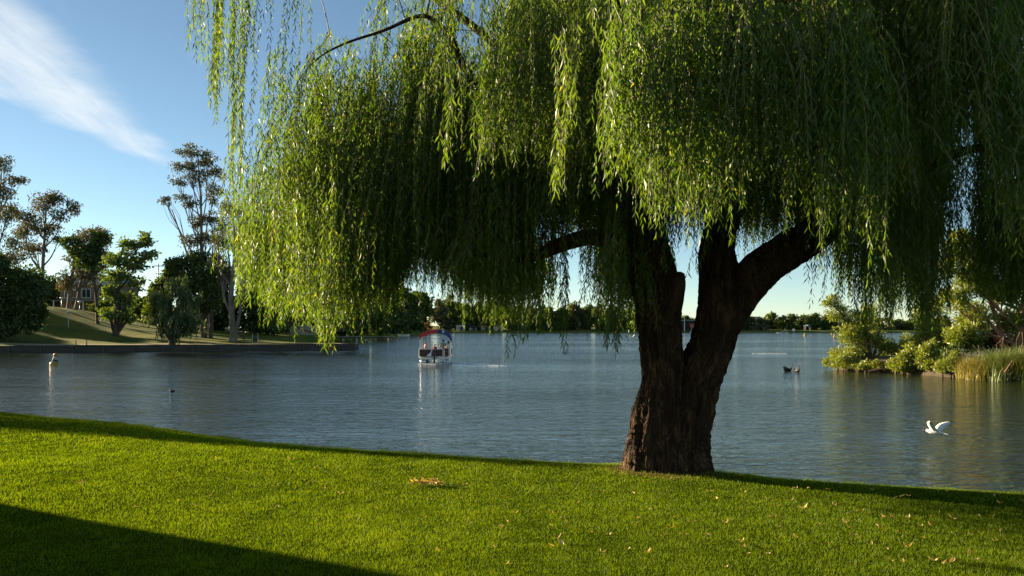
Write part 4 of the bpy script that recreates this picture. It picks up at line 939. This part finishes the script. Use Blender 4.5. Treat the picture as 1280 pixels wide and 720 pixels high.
def buoy(px, d, s, lb, tilt=0, three=False):
    x = (px - 640) / F * d; o = empty('buoy', (x, d, 0)); o.rotation_euler = (0, tilt, 0); tag(o, lb, 'buoy')
    prof = [(.30, -.12), (.36, -.02), (.34, .14), (.25, .20), (.20, .45), (.16, .70), (.13, .86), (.04, .93)]
    P3 = [(a_ * s, b_ * s) for a_, b_ in prof]
    MB().lathe(P3[:4], seg=16).build('base', M['yellow'], o, True)
    MB().lathe(P3[3:6], seg=16).build('band', M['pale_post' if three else 'yellow'], o, True)
    MB().lathe([(P3[5][0] * 1.25, P3[5][1]), (P3[6][0] * 1.3, P3[6][1]), (P3[7][0], P3[7][1])], seg=16).build('cap', M['orange' if three else 'yellow'], o, True)
    if three: MB().lathe([(.232 * s, .30 * s), (.212 * s, .42 * s)], seg=16).build('stripe', M['dark_wood'], o)
buoy(68, 65.5, .95, 'tall leaning buoy, orange top and white band, near the left wall', math.radians(9), True)
buoy(1006, 270, 1.05, 'small yellow buoy below the round white marker', 0)
buoy(1043, 245, 1.0, 'small yellow buoy just left of the island bushes', 0)

# ------------------------------------------------------------------ island on the right
M['island_soil'] = mat_noise('island_soil', (.03, .024, .014), (.085, .06, .032), 1.2, .95, .05, 8)
IF = catmull([[22.4, 58.5], [22.9, 55.2], [24.3, 52.4], [25.4, 48.6], [27.3, 45.4], [34, 43], [48, 41.5], [75, 40]], 6)
IB = catmull([[22.4, 59], [23.5, 62.5], [26, 66.5], [31, 71], [38, 76], [46, 80], [58, 84], [80, 88]], 6)
tt = np.concatenate([[0], np.linspace(0.004, .12, 8), np.linspace(.16, .84, 10), np.linspace(.88, .996, 8), [1]])
def isl_profile(t, wid): e = np.minimum(t, 1 - t) * wid; return .62 * (1 - np.exp(-e / .55)) + .45 * (1 - np.exp(-e / 6)) - .0
V = []
for t in tt:
    p = IF * (1 - t) + IB * t; wid = np.linalg.norm(IB - IF, axis=1); z = isl_profile(t, wid)
    if t in (0, 1): z = np.full(len(p), -.5)
    else: z = z + .05 * np.sin(p[:, 0] * 2.1) * np.sin(p[:, 1] * 1.7) - .05
    V.append(np.column_stack([p, z]))
V = np.array(V); ny, nx = V.shape[:2]; i_, j_ = np.meshgrid(np.arange(nx - 1), np.arange(ny - 1)); a = j_ * nx + i_
tag(np_mesh('island_bank', V.reshape(-1, 3), np.stack([a, a + 1, a + nx + 1, a + nx], -1).reshape(-1, 4), M['island_soil'], smooth=True), kind='structure')
IZ = lambda x, y: .55
LI = 'island_leaf'
blob_tree('island_willow', 'large yellow green tree with exposed reddish limbs on the island', 'tree', 53, (1272, 462), [(1205, 308, 20, 22), (1185, 330, 14, 22), (1232, 325, 24, 20), (1262, 300, 26, 22), (1212, 350, 24, 18), (1190, 378, 20, 16), (1240, 365, 26, 16), (1275, 345, 26, 24), (1310, 300, 44, 44), (1320, 380, 40, 44), (1225, 395, 26, 16), (1258, 402, 24, 16), (1205, 420, 22, 14), (1290, 430, 22, 16)], 'feather', LI, 'red_bark', 10, 81, ground=IZ, cover=6.0, leafsize=.24, top=1290, depth=.9, trunks=[(-8, 1225, 345, 7), (4, 1200, 372, 6), (10, 1320, 340, 8)], fork=.3)
blob_tree('bushy_tree', 'yellow green bushy tree at the left tip of the island', 'tree', 58, (1088, 462), [(1042, 378, 10, 9), (1050, 392, 13, 11), (1072, 402, 15, 14), (1092, 395, 13, 13), (1060, 418, 16, 13), (1085, 425, 18, 15), (1055, 440, 17, 12), (1104, 430, 12, 14), (1080, 447, 18, 10)], 'feather', LI, 'bark', 6, 82, ground=IZ, cover=4.5, leafsize=.22, top=1068, trunks=[(-2, 1045, 398, 3), (3, 1100, 400, 3)], fork=.2)
blob_tree('bushy_tree', 'slender bushy tree in the middle of the island', 'tree', 56, (1160, 462), [(1150, 395, 12, 15), (1166, 385, 13, 15), (1158, 412, 15, 13), (1172, 408, 14, 13), (1150, 428, 12, 11), (1180, 428, 12, 12)], 'feather', LI, 'bark', 4, 83, ground=IZ, cover=4, leafsize=.22, fork=.2)
for i, (px, py, d, w_, h_, mt, lb) in enumerate([(1047, 452, 57.5, 16, 9, LI, 'low shrub trailing into the water at the island tip'), (1082, 458, 54.6, 10, 7, LI, 'low rounded bright shrub left of the muddy bank notch'), (1098, 456, 54, 9, 7, LI, 'low rounded bright shrub in the middle of the muddy bank'),
        (1120, 455, 53, 12, 9, LI, 'low bright shrub at the right end of the muddy bank'), (1140, 448, 52, 15, 17, LI, 'feathery shrub hanging to the water on the island'), (1163, 444, 51, 15, 20, LI, 'tall feathery shrub between the muddy bank and the dry reeds'), (1186, 447, 50, 14, 20, 'shore_leaf', 'dark feathery shrub directly left of the dry reeds'),
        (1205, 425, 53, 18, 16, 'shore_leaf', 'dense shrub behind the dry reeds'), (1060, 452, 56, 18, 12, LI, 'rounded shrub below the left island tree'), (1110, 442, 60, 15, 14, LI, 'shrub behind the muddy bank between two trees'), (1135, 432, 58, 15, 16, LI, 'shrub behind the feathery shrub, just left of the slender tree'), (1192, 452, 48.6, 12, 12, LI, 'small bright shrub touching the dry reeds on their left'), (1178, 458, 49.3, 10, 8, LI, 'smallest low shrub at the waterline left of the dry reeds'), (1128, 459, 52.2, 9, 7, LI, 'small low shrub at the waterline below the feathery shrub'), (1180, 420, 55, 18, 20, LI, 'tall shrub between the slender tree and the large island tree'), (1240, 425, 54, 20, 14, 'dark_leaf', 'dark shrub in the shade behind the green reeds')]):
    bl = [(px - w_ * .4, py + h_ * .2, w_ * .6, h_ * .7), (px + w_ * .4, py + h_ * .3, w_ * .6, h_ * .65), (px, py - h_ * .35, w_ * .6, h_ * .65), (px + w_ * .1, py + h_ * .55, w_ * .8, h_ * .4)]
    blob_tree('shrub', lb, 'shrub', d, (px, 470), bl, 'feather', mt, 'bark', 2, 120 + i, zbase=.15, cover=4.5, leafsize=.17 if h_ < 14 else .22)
def reeds(px, d, w_, h, n, mt, lb, seed):
    r = np.random.default_rng(seed); x = (px - 640) / F * d; o = empty('reed_clump', (x, d, .05)); tag(o, lb, 'reeds')
    bx = r.normal(0, w_ * .38, n).clip(-w_, w_); by = r.normal(0, .5, n).clip(-1.2, 1.2)
    a = r.uniform(0, 6.283, n) ; ln = h * r.uniform(.55, 1.1, n); b_ = r.uniform(.15, .8, n) * ln; outx = bx * .35 + np.cos(a) * b_; outy = by * .3 + np.sin(a) * b_
    side = unit(np.stack([-np.sin(a), np.cos(a), 0 * a], -1)); W_ = r.uniform(.012, .024, n)
    st = []
    for t in (0, .35, .7, 1.0):
        p = np.stack([bx + outx * t ** 2, by + outy * t ** 2, ln * (t - .32 * t ** 3 * (b_ / ln) * 1.6) - .1], -1); ww = W_ * (1 - t * .9)
        st += [p - side * ww[:, None], p + side * ww[:, None]]
    V = np.stack(st, 1); Q = np.array([[0, 1, 3, 2], [2, 3, 5, 4], [4, 5, 7, 6]])[None] + (np.arange(n) * 8)[:, None, None]
    np_mesh('blades', V.reshape(-1, 3), Q.reshape(-1, 4), M[mt], o, tint=np.repeat(np.clip(r.normal(.45, .25, n), 0, 1), 8))
    mb = MB()
    for k in range(2):
        q = (r.uniform(-.6, .6) * w_ * .6, -.4, 0); mb.tube([q, (q[0] + r.uniform(-.2, .2), -.4, h * 1.0), (q[0] + r.uniform(-.3, .3), -.4, h * 1.22)], [.008, .007, .018], 6)
    mb.build('flower_stalks', M['litter_stalk'], o)
M['litter_stalk'] = mat_noise('stalk', (.20, .14, .06), (.30, .22, .11), 5, .8)
reeds(1216, 47.4, .6, 1.5, 2200, 'dry_reed', 'straw coloured clump of dry reeds on the island edge', 1)
reeds(1248, 46.3, .85, 1.9, 3000, 'reed', 'tall green arching reeds right of the dry clump', 2)
reeds(1274, 45.8, .85, 2.1, 3000, 'reed', 'tall green arching reeds cut by the right picture edge', 3)
reeds(1300, 45.4, 1.0, 2.2, 2400, 'reed', 'green reeds beyond the right picture edge', 4)
# dead branches
def branch(px0, py0, px1, py1, d, w_, lb):
    a, b = at(px0, py0, d), at(px1, py1, d); m = (a + b) / 2 + Vector((.1, 0, .15)); t_ = empty('dead_branch', a); tag(t_, lb, 'branch')
    pts = catmull([[*(a - a), w_], [*(m - a), w_ * .7], [*(b - a), w_ * .3]], 4); pts2 = catmull([[*(m - a), w_ * .5], [*(m - a + Vector((-.25, 0, .12))), w_ * .2], [*(m - a + Vector((-.5, .1, .1))), w_ * .1]], 3)
    v, q = tubes_np([pts, pts2], 7); np_mesh('limb', v, q, M['red_bark'], t_, True)
branch(1256, 466, 1266, 450, 44.6, .06, 'broken pale branch leaning in front of the green reeds')
branch(1085, 465, 1118, 463, 53.2, .09, 'bare log lying along the muddy island bank')

# ------------------------------------------------------------------ pontoon boat with people
M['maroon'] = mat_noise('maroon', (.045, .010, .014), (.07, .016, .02), 4, .45)
M['canopy_red'] = mat_noise('canopy_red', (.40, .02, .025), (.50, .035, .035), 6, .75)
M['canopy_blue'] = mat_noise('canopy_blue', (.02, .03, .11), (.03, .045, .16), 6, .75)
M['boat_white'] = mat_noise('boat_white', (.62, .60, .55), (.74, .72, .67), 5, .4)
M['alu'] = mat_noise('alu', (.42, .43, .44), (.55, .56, .57), 3, .3, metal=.8)
M['black'] = mat_noise('black_paint', (.012, .012, .014), (.025, .025, .028), 4, .35)
M['seat_tan'] = mat_noise('seat_tan', (.45, .38, .28), (.55, .47, .36), 4, .6)
bd = 66.5; bx = (543.5 - 640) / F * bd
boat = empty('tour_boat', (bx, bd, 0), math.radians(3)); tag(boat, 'pontoon boat with a red and blue canopy motoring away on the lake', 'boat')
for s in (-.88, .88):
    MB().tube([(s, -.1, .16), (s, 0, .16), (s, 5.2, .16), (s, 5.8, .24), (s, 6.2, .36)], [.22, .27, .27, .2, .04], 16).build('pontoon', M['alu'], boat, True)
MB().box((0, 3, .50), (2.5, 6.1, .09)).build('deck', M['boat_white'], boat, bevel=.02)
for s in (-1.2, 1.2): MB().box((s, 3.05, .86), (.05, 5.7, .54)).build('side_panel', M['maroon'], boat)
MB().box((-.74, .14, .86), (.88, .05, .54)).build('rear_panel', M['maroon'], boat); MB().box((.20, .14, .86), (.80, .05, .54)).build('rear_panel', M['maroon'], boat)
for s in (-1.22, 1.22): MB().tube([(s, .1, 1.17), (s, 5.9, 1.17)], .035, 8).build('rail', M['boat_white'], boat)
MB().box((-.62, .12, 1.17), (1.22, .12, .09)).build('rail', M['boat_white'], boat, bevel=.02); MB().tube([(.05, .12, 1.13), (.62, .12, 1.13)], .022, 8).build('rail', M['alu'], boat)
for s, y_ in ((-1.22, .1), (-.28, .08), (.64, .1), (1.22, .1), (-1.22, 5.9), (1.22, 5.9)): MB().tube([(s, y_, .5), (s, y_, 1.17)], .03, 8).build('rail_post', M['boat_white'], boat)
lad = MB()
for s in (.74, 1.10): lad.tube([(s, .0, 1.2), (s, -.06, .9), (s, -.12, .1)], .022, 6)
for z_ in (.2, .45, .7, .95): lad.tube([(.74, -.1, z_), (1.10, -.1, z_)], .02, 6)
lad.build('ladder', M['alu'], boat)
MB().add([(-.62, -.34, .60), (-.26, -.34, .60), (-.22, .0, .62), (-.58, .0, .62), (-.60, -.3, .70), (-.28, -.3, .78), (-.22, .05, 1.02), (-.40, .05, .86)], [(3, 2, 1, 0), (4, 5, 6, 7), (0, 1, 5, 4), (1, 2, 6, 5), (2, 3, 7, 6), (3, 0, 4, 7)]).build('stern_step', M['boat_white'], boat, bevel=.02)
mo = MB().box((.0, -.25, .74), (.22, .36, .34), taper=.8).build('motor', M['black'], boat, bevel=.05); MB().box((-.02, -.22, .25), (.12, .2, .7)).build('motor_leg', M['black'], mo)
MB().box((0, -.12, .44), (2.3, .12, .16)).build('transom', M['boat_white'], boat, bevel=.02)
MB().box((-.8, 1.1, .74), (.7, 1.4, .42)).box((-1.08, 1.1, 1.05), (.12, 1.4, .3)).build('bench_seat', M['seat_tan'], boat, bevel=.04)
MB().box((.85, 1.6, .74), (.5, .5, .42)).box((.85, 1.35, 1.02), (.5, .10, .26)).build('driver_seat', M['maroon'], boat, bevel=.04)
MB().box((.85, 2.5, .9), (.6, .4, .72)).build('console', M['boat_white'], boat, bevel=.05)
# canopy: arched cloth on hoops
def canopy(xz, name, mat):
    vs = []; ys_ = np.linspace(1.2, 4.6, 6); n = len(xz)
    for y_ in ys_:
        sag = .04 * math.sin((y_ - 1.2) / 3.4 * math.pi * 3) ** 2
        for x_, z_ in xz: vs.append((x_, y_, z_ - sag))
    for y_ in ys_:
        sag = .04 * math.sin((y_ - 1.2) / 3.4 * math.pi * 3) ** 2
        for x_, z_ in xz: vs.append((x_, y_, z_ - sag - .035))
    N_ = n * 6; fs = []
    for j_ in range(5):
        for i_ in range(n - 1):
            a_ = j_ * n + i_; fs += [(a_, a_ + 1, a_ + n + 1, a_ + n), (N_ + a_ + n, N_ + a_ + n + 1, N_ + a_ + 1, N_ + a_)]
    for i_ in range(n - 1): fs += [(i_ + 1, i_, N_ + i_, N_ + i_ + 1), (5 * n + i_, 5 * n + i_ + 1, N_ + 5 * n + i_ + 1, N_ + 5 * n + i_)]
    for j_ in range(5): fs += [(j_ * n, j_ * n + n, N_ + j_ * n + n, N_ + j_ * n), (j_ * n + n - 1 + n, j_ * n + n - 1, N_ + j_ * n + n - 1, N_ + j_ * n + n - 1 + n)]
    # hanging front valance at the stern end
    return MB().add(vs, fs).build(name, mat, boat)
XZ = [(-1.26, 2.08), (-1.18, 2.28), (-.95, 2.45), (-.6, 2.58), (-.2, 2.66), (.15, 2.70), (.19, 2.70), (.5, 2.68), (.8, 2.56), (1.05, 2.35), (1.22, 2.08), (1.28, 1.82)]
canopy(XZ[:6], 'canopy_red_half', M['canopy_red']); canopy([(XZ[5][0] + .01, XZ[5][1] - .001)] + XZ[6:], 'canopy_blue_half', M['canopy_blue'])
vl = MB()
def valance(xz, name, mat):
    vs = []
    for x_, z_ in xz: vs += [(x_, 1.17, z_ + .01), (x_, 1.15, z_ - .30), (x_, 1.19, z_ + .01), (x_, 1.17, z_ - .30)]
    fs = []
    for i_ in range(len(xz) - 1):
        a_ = i_ * 4; fs += [(a_, a_ + 1, a_ + 5, a_ + 4), (a_ + 2, a_ + 6, a_ + 7, a_ + 3), (a_ + 1, a_ + 3, a_ + 7, a_ + 5), (a_, a_ + 4, a_ + 6, a_ + 2)]
    MB().add(vs, fs).build(name, mat, boat)
valance(XZ[:6], 'valance_red', M['canopy_red']); valance([(.165, 2.70)] + XZ[6:], 'valance_blue', M['canopy_blue'])
MB().box((.62, 1.135, 2.52), (.17, .02, .13)).build('canopy_patch', M['white_paint'], boat)
for x_ in (-1.2, 1.2):
    zt_ = 2.1 if x_ < 0 else 2.05
    for y_ in (1.2, 4.5): MB().tube([(x_, y_, 1.15), (x_ * 1.01, y_, zt_)], .022, 8).build('canopy_pole', M['alu'], boat)
MB().tube([(-1.2, 1.3, 2.0), (1.2, 1.3, 1.95)], .018, 6).build('crossbar', M['alu'], boat)

def mk_skin(name, verts, edges, radii, mat, parent, sub=1):
    me = bpy.data.meshes.new(name); me.from_pydata(verts, edges, []); me.materials.append(mat); o = bpy.data.objects.new(name, me); link(o, parent)
    sk = o.modifiers.new('skin', 'SKIN'); sk.use_smooth_shade = True
    lay = me.skin_vertices[0].data if me.skin_vertices else None
    if lay is None:
        bm = bmesh.new(); bm.from_mesh(me); bm.verts.layers.skin.verify(); bm.to_mesh(me); bm.free(); lay = me.skin_vertices[0].data
    for i_, r_ in enumerate(radii): lay[i_].radius = (r_, r_); lay[i_].use_root = (i_ == 0)
    ss = o.modifiers.new('sub', 'SUBSURF'); ss.levels = sub; ss.render_levels = sub; return o
def person(loc, rz, label, skin, shirt, hair, trousers, s=1.0, arm_fwd=.28, lean=.0, group=None):
    o = empty('person', loc, rz); o.scale = (s, s, s); tag(o, label, 'person', group)
    v = [(0, 0, .02), (0, -.01 + lean * .3, .19), (0, lean * .7, .40), (0, lean, .54), (0, .01 + lean, .60), (0, .02 + lean, .68), (0, .02 + lean, .775), (0, .105 + lean, .685)]
    r_ = [.12, .11, .135, .065, .048, .085, .072, .016]; e = [(0, 1), (1, 2), (2, 3), (3, 4), (4, 5), (5, 6), (5, 7)]
    sv, sr, se = list(v[:4]), [.135, .125, .15, .075], [(0, 1), (1, 2), (2, 3)]
    tv_, tr_, te = [v[0]], [.135], []
    for q in (-1, 1):
        b = len(v); v += [(q * .17, lean * .9, .49), (q * .25, .04 + lean * .6, .24), (q * .17, arm_fwd, .22), (q * .16, arm_fwd + .07, .215)]; r_ += [.055, .040, .027, .03]; e += [(2, b), (b, b + 1), (b + 1, b + 2), (b + 2, b + 3)]
        for f in range(4):
            c_ = len(v); fx = q * (.135 + .016 * f); ln = (.055, .068, .065, .05)[f]; v += [(fx, arm_fwd + .11, .212), (fx, arm_fwd + .11 + ln * .6, .195)]; r_ += [.009, .008]; e += [(b + 3, c_), (c_, c_ + 1)]
        c_ = len(v); v += [(q * .115, arm_fwd + .06, .225), (q * .10, arm_fwd + .10, .215)]; r_ += [.011, .009]; e += [(b + 3, c_), (c_, c_ + 1)]
        c_ = len(v); v += [(q * .10, .04, .0), (q * .13, .42, .03), (q * .13, .42, -.36), (q * .13, .56, -.40)]; r_ += [.085, .058, .038, .035]; e += [(0, c_), (c_, c_ + 1), (c_ + 1, c_ + 2), (c_ + 2, c_ + 3)]
        b2 = len(sv); sv += [(q * .17, lean * .9, .49), (q * .23, .02 + lean * .75, .32)]; sr += [.068, .056]; se += [(2, b2), (b2, b2 + 1)]
        b3 = len(tv_); tv_ += [(q * .10, .04, .0), (q * .13, .42, .03), (q * .13, .42, -.28)]; tr_ += [.098, .070, .055]; te += [(0, b3), (b3, b3 + 1), (b3 + 1, b3 + 2)]
    body = mk_skin('body', v, e, r_, skin, o); mk_skin('shirt', sv, se, sr, shirt, o); mk_skin('trousers', tv_, te, tr_, trousers, o)
    MB().ball((0, -.008 + lean, .735), .098, 14, 10, (.9, 1.02, 1.0)).build('hair', hair, o, True)
    for q in (-.032, .032): MB().ball((q, .098 + lean, .715), .011, 8, 6).build('eye', M['black'], o)
    MB().box((0, .100 + lean, .645), (.04, .012, .008)).build('mouth', M['maroon'], o)
M['skin'] = mat_noise('skin', (.42, .25, .17), (.50, .31, .22), 8, .5); M['skin_tan'] = mat_noise('skin_tan', (.32, .18, .11), (.38, .22, .14), 8, .5)
M['hair_dark'] = mat_noise('hair_dark', (.012, .009, .007), (.03, .022, .016), 30, .5); M['hair_grey'] = mat_noise('hair_grey', (.30, .26, .21), (.42, .38, .32), 30, .6)
M['cloth_pink'] = mat_noise('cloth_pink', (.42, .22, .20), (.52, .29, .26), 10, .9); M['cloth_red'] = mat_noise('cloth_red', (.28, .04, .04), (.36, .06, .06), 10, .9)
M['cloth_olive'] = mat_noise('cloth_olive', (.20, .19, .13), (.28, .26, .19), 10, .9); M['cloth_white'] = mat_noise('cloth_white', (.62, .62, .60), (.74, .74, .72), 10, .9); M['cloth_blue'] = mat_noise('cloth_blue', (.04, .05, .09), (.07, .08, .13), 10, .9)
def on_boat(x_, y_, z_): return boat.matrix_world @ Vector((x_, y_, z_))
bpy.context.view_layer.update()
def pb(x_, y_, z_, rz, *a_, **k_):
    c_, s_2 = math.cos(math.radians(3)), math.sin(math.radians(3)); person((bx + x_ * c_ - y_ * s_2, bd + x_ * s_2 + y_ * c_, z_), rz + math.radians(3), *a_, **k_)
pb(-.76, .95, 1.0, math.radians(-70), 'person with grey fair hair in pink shirt seated on boat left', M['skin'], M['cloth_pink'], M['hair_grey'], M['cloth_blue'], s=.98)
pb(-.08, 2.0, .86, math.radians(150), 'small dark haired child in red seated in mid boat', M['skin_tan'], M['cloth_red'], M['hair_dark'], M['cloth_blue'], s=.82)
pb(.60, 1.5, 1.04, math.radians(8), 'dark haired person in olive shirt at the boat wheel', M['skin_tan'], M['cloth_olive'], M['hair_dark'], M['cloth_blue'], s=1.02, arm_fwd=.4)
pb(1.0, 2.4, .95, math.radians(60), 'person in white shirt seated beside the driver', M['skin'], M['cloth_white'], M['hair_dark'], M['cloth_blue'], s=.95)
MB().box((-.08, 2.05, .68), (.55, .5, .30)).build('stool', M['seat_tan'], boat, bevel=.03)
# wakes
M['foam'] = mat_noise('foam', (.45, .50, .50), (.75, .78, .78), 3, .6)
def foam(name, pts, n, w_, label, seed, hh=.03):
    r = np.random.default_rng(seed); P = np.array(pts); t = r.uniform(0, 1, n); idx = t * (len(P) - 1); i0 = idx.astype(int).clip(0, len(P) - 2); f = (idx - i0)[:, None]
    c_ = P[i0] * (1 - f) + P[i0 + 1] * f; c_ = c_ + r.normal(size=(n, 2)) * w_; mb_v = []; s_ = r.uniform(.03, .12, n)
    V = np.stack([np.column_stack([c_[:, 0] - s_ * 1.6, c_[:, 1], np.full(n, .006)]), np.column_stack([c_[:, 0], c_[:, 1] - s_, np.full(n, .008)]), np.column_stack([c_[:, 0] + s_ * 1.6, c_[:, 1], np.full(n, .006)]), np.column_stack([c_[:, 0], c_[:, 1] + s_, hh * r.uniform(.4, 1.6, n)])], 1)
    o = np_mesh(name, V.reshape(-1, 3), np.arange(n * 4).reshape(-1, 4), M['foam']); tag(o, label, None, None, 'stuff')
foam('boat_wake', [(bx - .9, bd - .3), (bx, bd - .7), (bx + .9, bd - .3)], 300, .18, 'white churned water close behind the tour boat stern', 1, .05)
foam('boat_wash', [(bx + 1.3, bd + .6), (bx + 2.6, bd - .6), (bx + 5.2, bd - 3.0)], 150, .28, 'thin line of wash spreading right from the tour boat', 2)
foam('foam_streak', [(at(940, 0, 93).x, 93), (at(960, 0, 93).x, 92.6), (at(981, 0, 93).x, 93.2)], 150, .16, 'thin white streak of broken water beyond the two swans', 3)

# ------------------------------------------------------------------ birds
M['swan_black'] = mat_noise('swan_black', (.010, .010, .012), (.022, .022, .025), 8, .6); M['beak_red'] = mat_noise('beak_red', (.45, .05, .03), (.55, .08, .05), 8, .4)
def swan(px, d, rz, label, s=1.0, neck=1.0, raise_=0.0):
    x = (px - 640) / F * d; o = empty('swan', (x, d, 0), rz); o.scale = (s, s, s); tag(o, label, 'swan', 'black swans on the lake')
    v = [(0, 0, .10), (.22, 0, .12), (-.26, 0, .13), (-.42, 0, .22), (.33, 0, .20), (.40, 0, .34 * neck), (.37, 0, .50 * neck), (.40, 0, .62 * neck), (.47, 0, .64 * neck)]
    mk_skin('body', v, [(0, 1), (0, 2), (2, 3), (1, 4), (4, 5), (5, 6), (6, 7), (7, 8)], [.17, .14, .13, .03, .07, .04, .033, .036, .04], M['swan_black'], o, 2)
    for q in (-1, 1):
        MB().add([(.18, q * .13, .14), (-.05, q * .19, .22 + raise_ * .3), (-.38, q * .10, .30 + raise_), (-.30, q * .06, .16), (.18, q * .11, .12), (-.05, q * .15, .12), (-.38, q * .06, .24 + raise_), (-.30, q * .03, .12)], [(0, 1, 2, 3), (7, 6, 5, 4), (0, 4, 5, 1), (1, 5, 6, 2), (2, 6, 7, 3), (3, 7, 4, 0)]).build('wing', M['swan_black'], o)
    MB().tube([(.49, 0, .64 * neck), (.56, 0, .62 * neck), (.62, 0, .60 * neck)], [.022, .016, .006], 8).build('beak', M['beak_red'], o, True)
swan(984.5, 55.5, math.radians(15), 'black swan on the water, larger and left of two', .78, .9, .16)
swan(996, 55.0, math.radians(-80), 'black swan on the water, right of two with upright neck', .78, 1.05, .05)
x = at(215, 0, 38).x; o = empty('duck', (x, 38, 0), 2.8); tag(o, 'tiny dark duck swimming alone on the left water', 'duck')
mk_skin('body', [(0, 0, .03), (.08, 0, .04), (-.1, 0, .05), (-.15, 0, .08), (.11, 0, .10), (.12, 0, .14), (.16, 0, .135)], [(0, 1), (0, 2), (2, 3), (1, 4), (4, 5), (5, 6)], [.06, .05, .045, .012, .022, .028, .02], M['swan_black'], o)
MB().box((.195, 0, .13), (.04, .02, .01)).build('beak', M['orange'], o)

M['gull_white'] = mat_noise('gull_white', (.72, .71, .68), (.82, .81, .78), 8, .7); M['gull_grey'] = mat_noise('gull_grey', (.38, .39, .40), (.48, .49, .50), 8, .7)
gp = at(1168, 540, 20); gull = empty('seagull', gp, math.radians(-38)); gull.scale = (1.08, 1.08, 1.08); tag(gull, 'white seagull flying low over the water with raised wings', 'seagull')
mk_skin('body', [(0, 0, 0), (-.08, 0, .008), (-.135, 0, .022), (-.175, 0, .03), (.09, 0, -.012), (.16, 0, -.018), (.20, 0, -.02)], [(0, 1), (1, 2), (2, 3), (0, 4), (4, 5), (5, 6)], [.060, .055, .036, .034, .042, .022, .014], M['gull_white'], gull, 2)
MB().tube([(-.195, 0, .028), (-.22, 0, .024), (-.235, 0, .018)], [.009, .007, .002], 8).build('beak', M['orange'], gull, True)
for q in (-.022, .022): MB().ball((-.185, q, .038), .005, 6, 5).build('eye', M['black'], gull)
MB().add([(.16, -.02, -.01), (.16, .02, -.01), (.27, .05, -.025), (.27, -.05, -.025), (.16, -.02, -.018), (.16, .02, -.018), (.27, .05, -.030), (.27, -.05, -.030)], [(0, 1, 2, 3), (7, 6, 5, 4), (0, 4, 5, 1), (1, 5, 6, 2), (2, 6, 7, 3), (3, 7, 4, 0)]).build('tail', M['gull_white'], gull)
def wing(st, tipfrom, q):
    """st rows: leading edge x,y,z , chord, drop"""
    A = catmull(st, 5)
    def loft(A_, name, mat, par):
        vs = []
        for x_, y_, z_, c_, dr in A_:
            vs += [(x_, y_, z_), (x_ + c_ * .35, y_, z_ + .012 - dr * .3), (x_ + c_, y_, z_ - dr), (x_ + c_ * .35, y_, z_ - .006 - dr * .3)]
        fs = []
        for i_ in range(len(A_) - 1):
            for k_ in range(4): fs.append((i_ * 4 + k_, i_ * 4 + (k_ + 1) % 4, i_ * 4 + 4 + (k_ + 1) % 4, i_ * 4 + 4 + k_))
        fs += [(3, 2, 1, 0), tuple(range(len(A_) * 4 - 4, len(A_) * 4))]
        return MB().add(vs, fs).build(name, mat, par, True)
    k_ = int(len(A) * tipfrom); w_ = loft(A[:k_ + 1], 'wing', M['gull_white'], gull); loft(A[k_:], 'wing_tip', M['black'], w_)
wing([(-.05, -.03, .02, .15, .01), (-.09, -.12, .12, .15, .02), (-.10, -.22, .21, .13, .03), (-.05, -.33, .26, .08, .03), (.0, -.42, .265, .015, .01)], .86, -1)
wing([(-.02, .03, .02, .15, .02), (.0, .10, .10, .15, .05), (.06, .20, .17, .13, .07), (.16, .31, .20, .08, .05), (.25, .40, .215, .015, .01)], .86, 1)
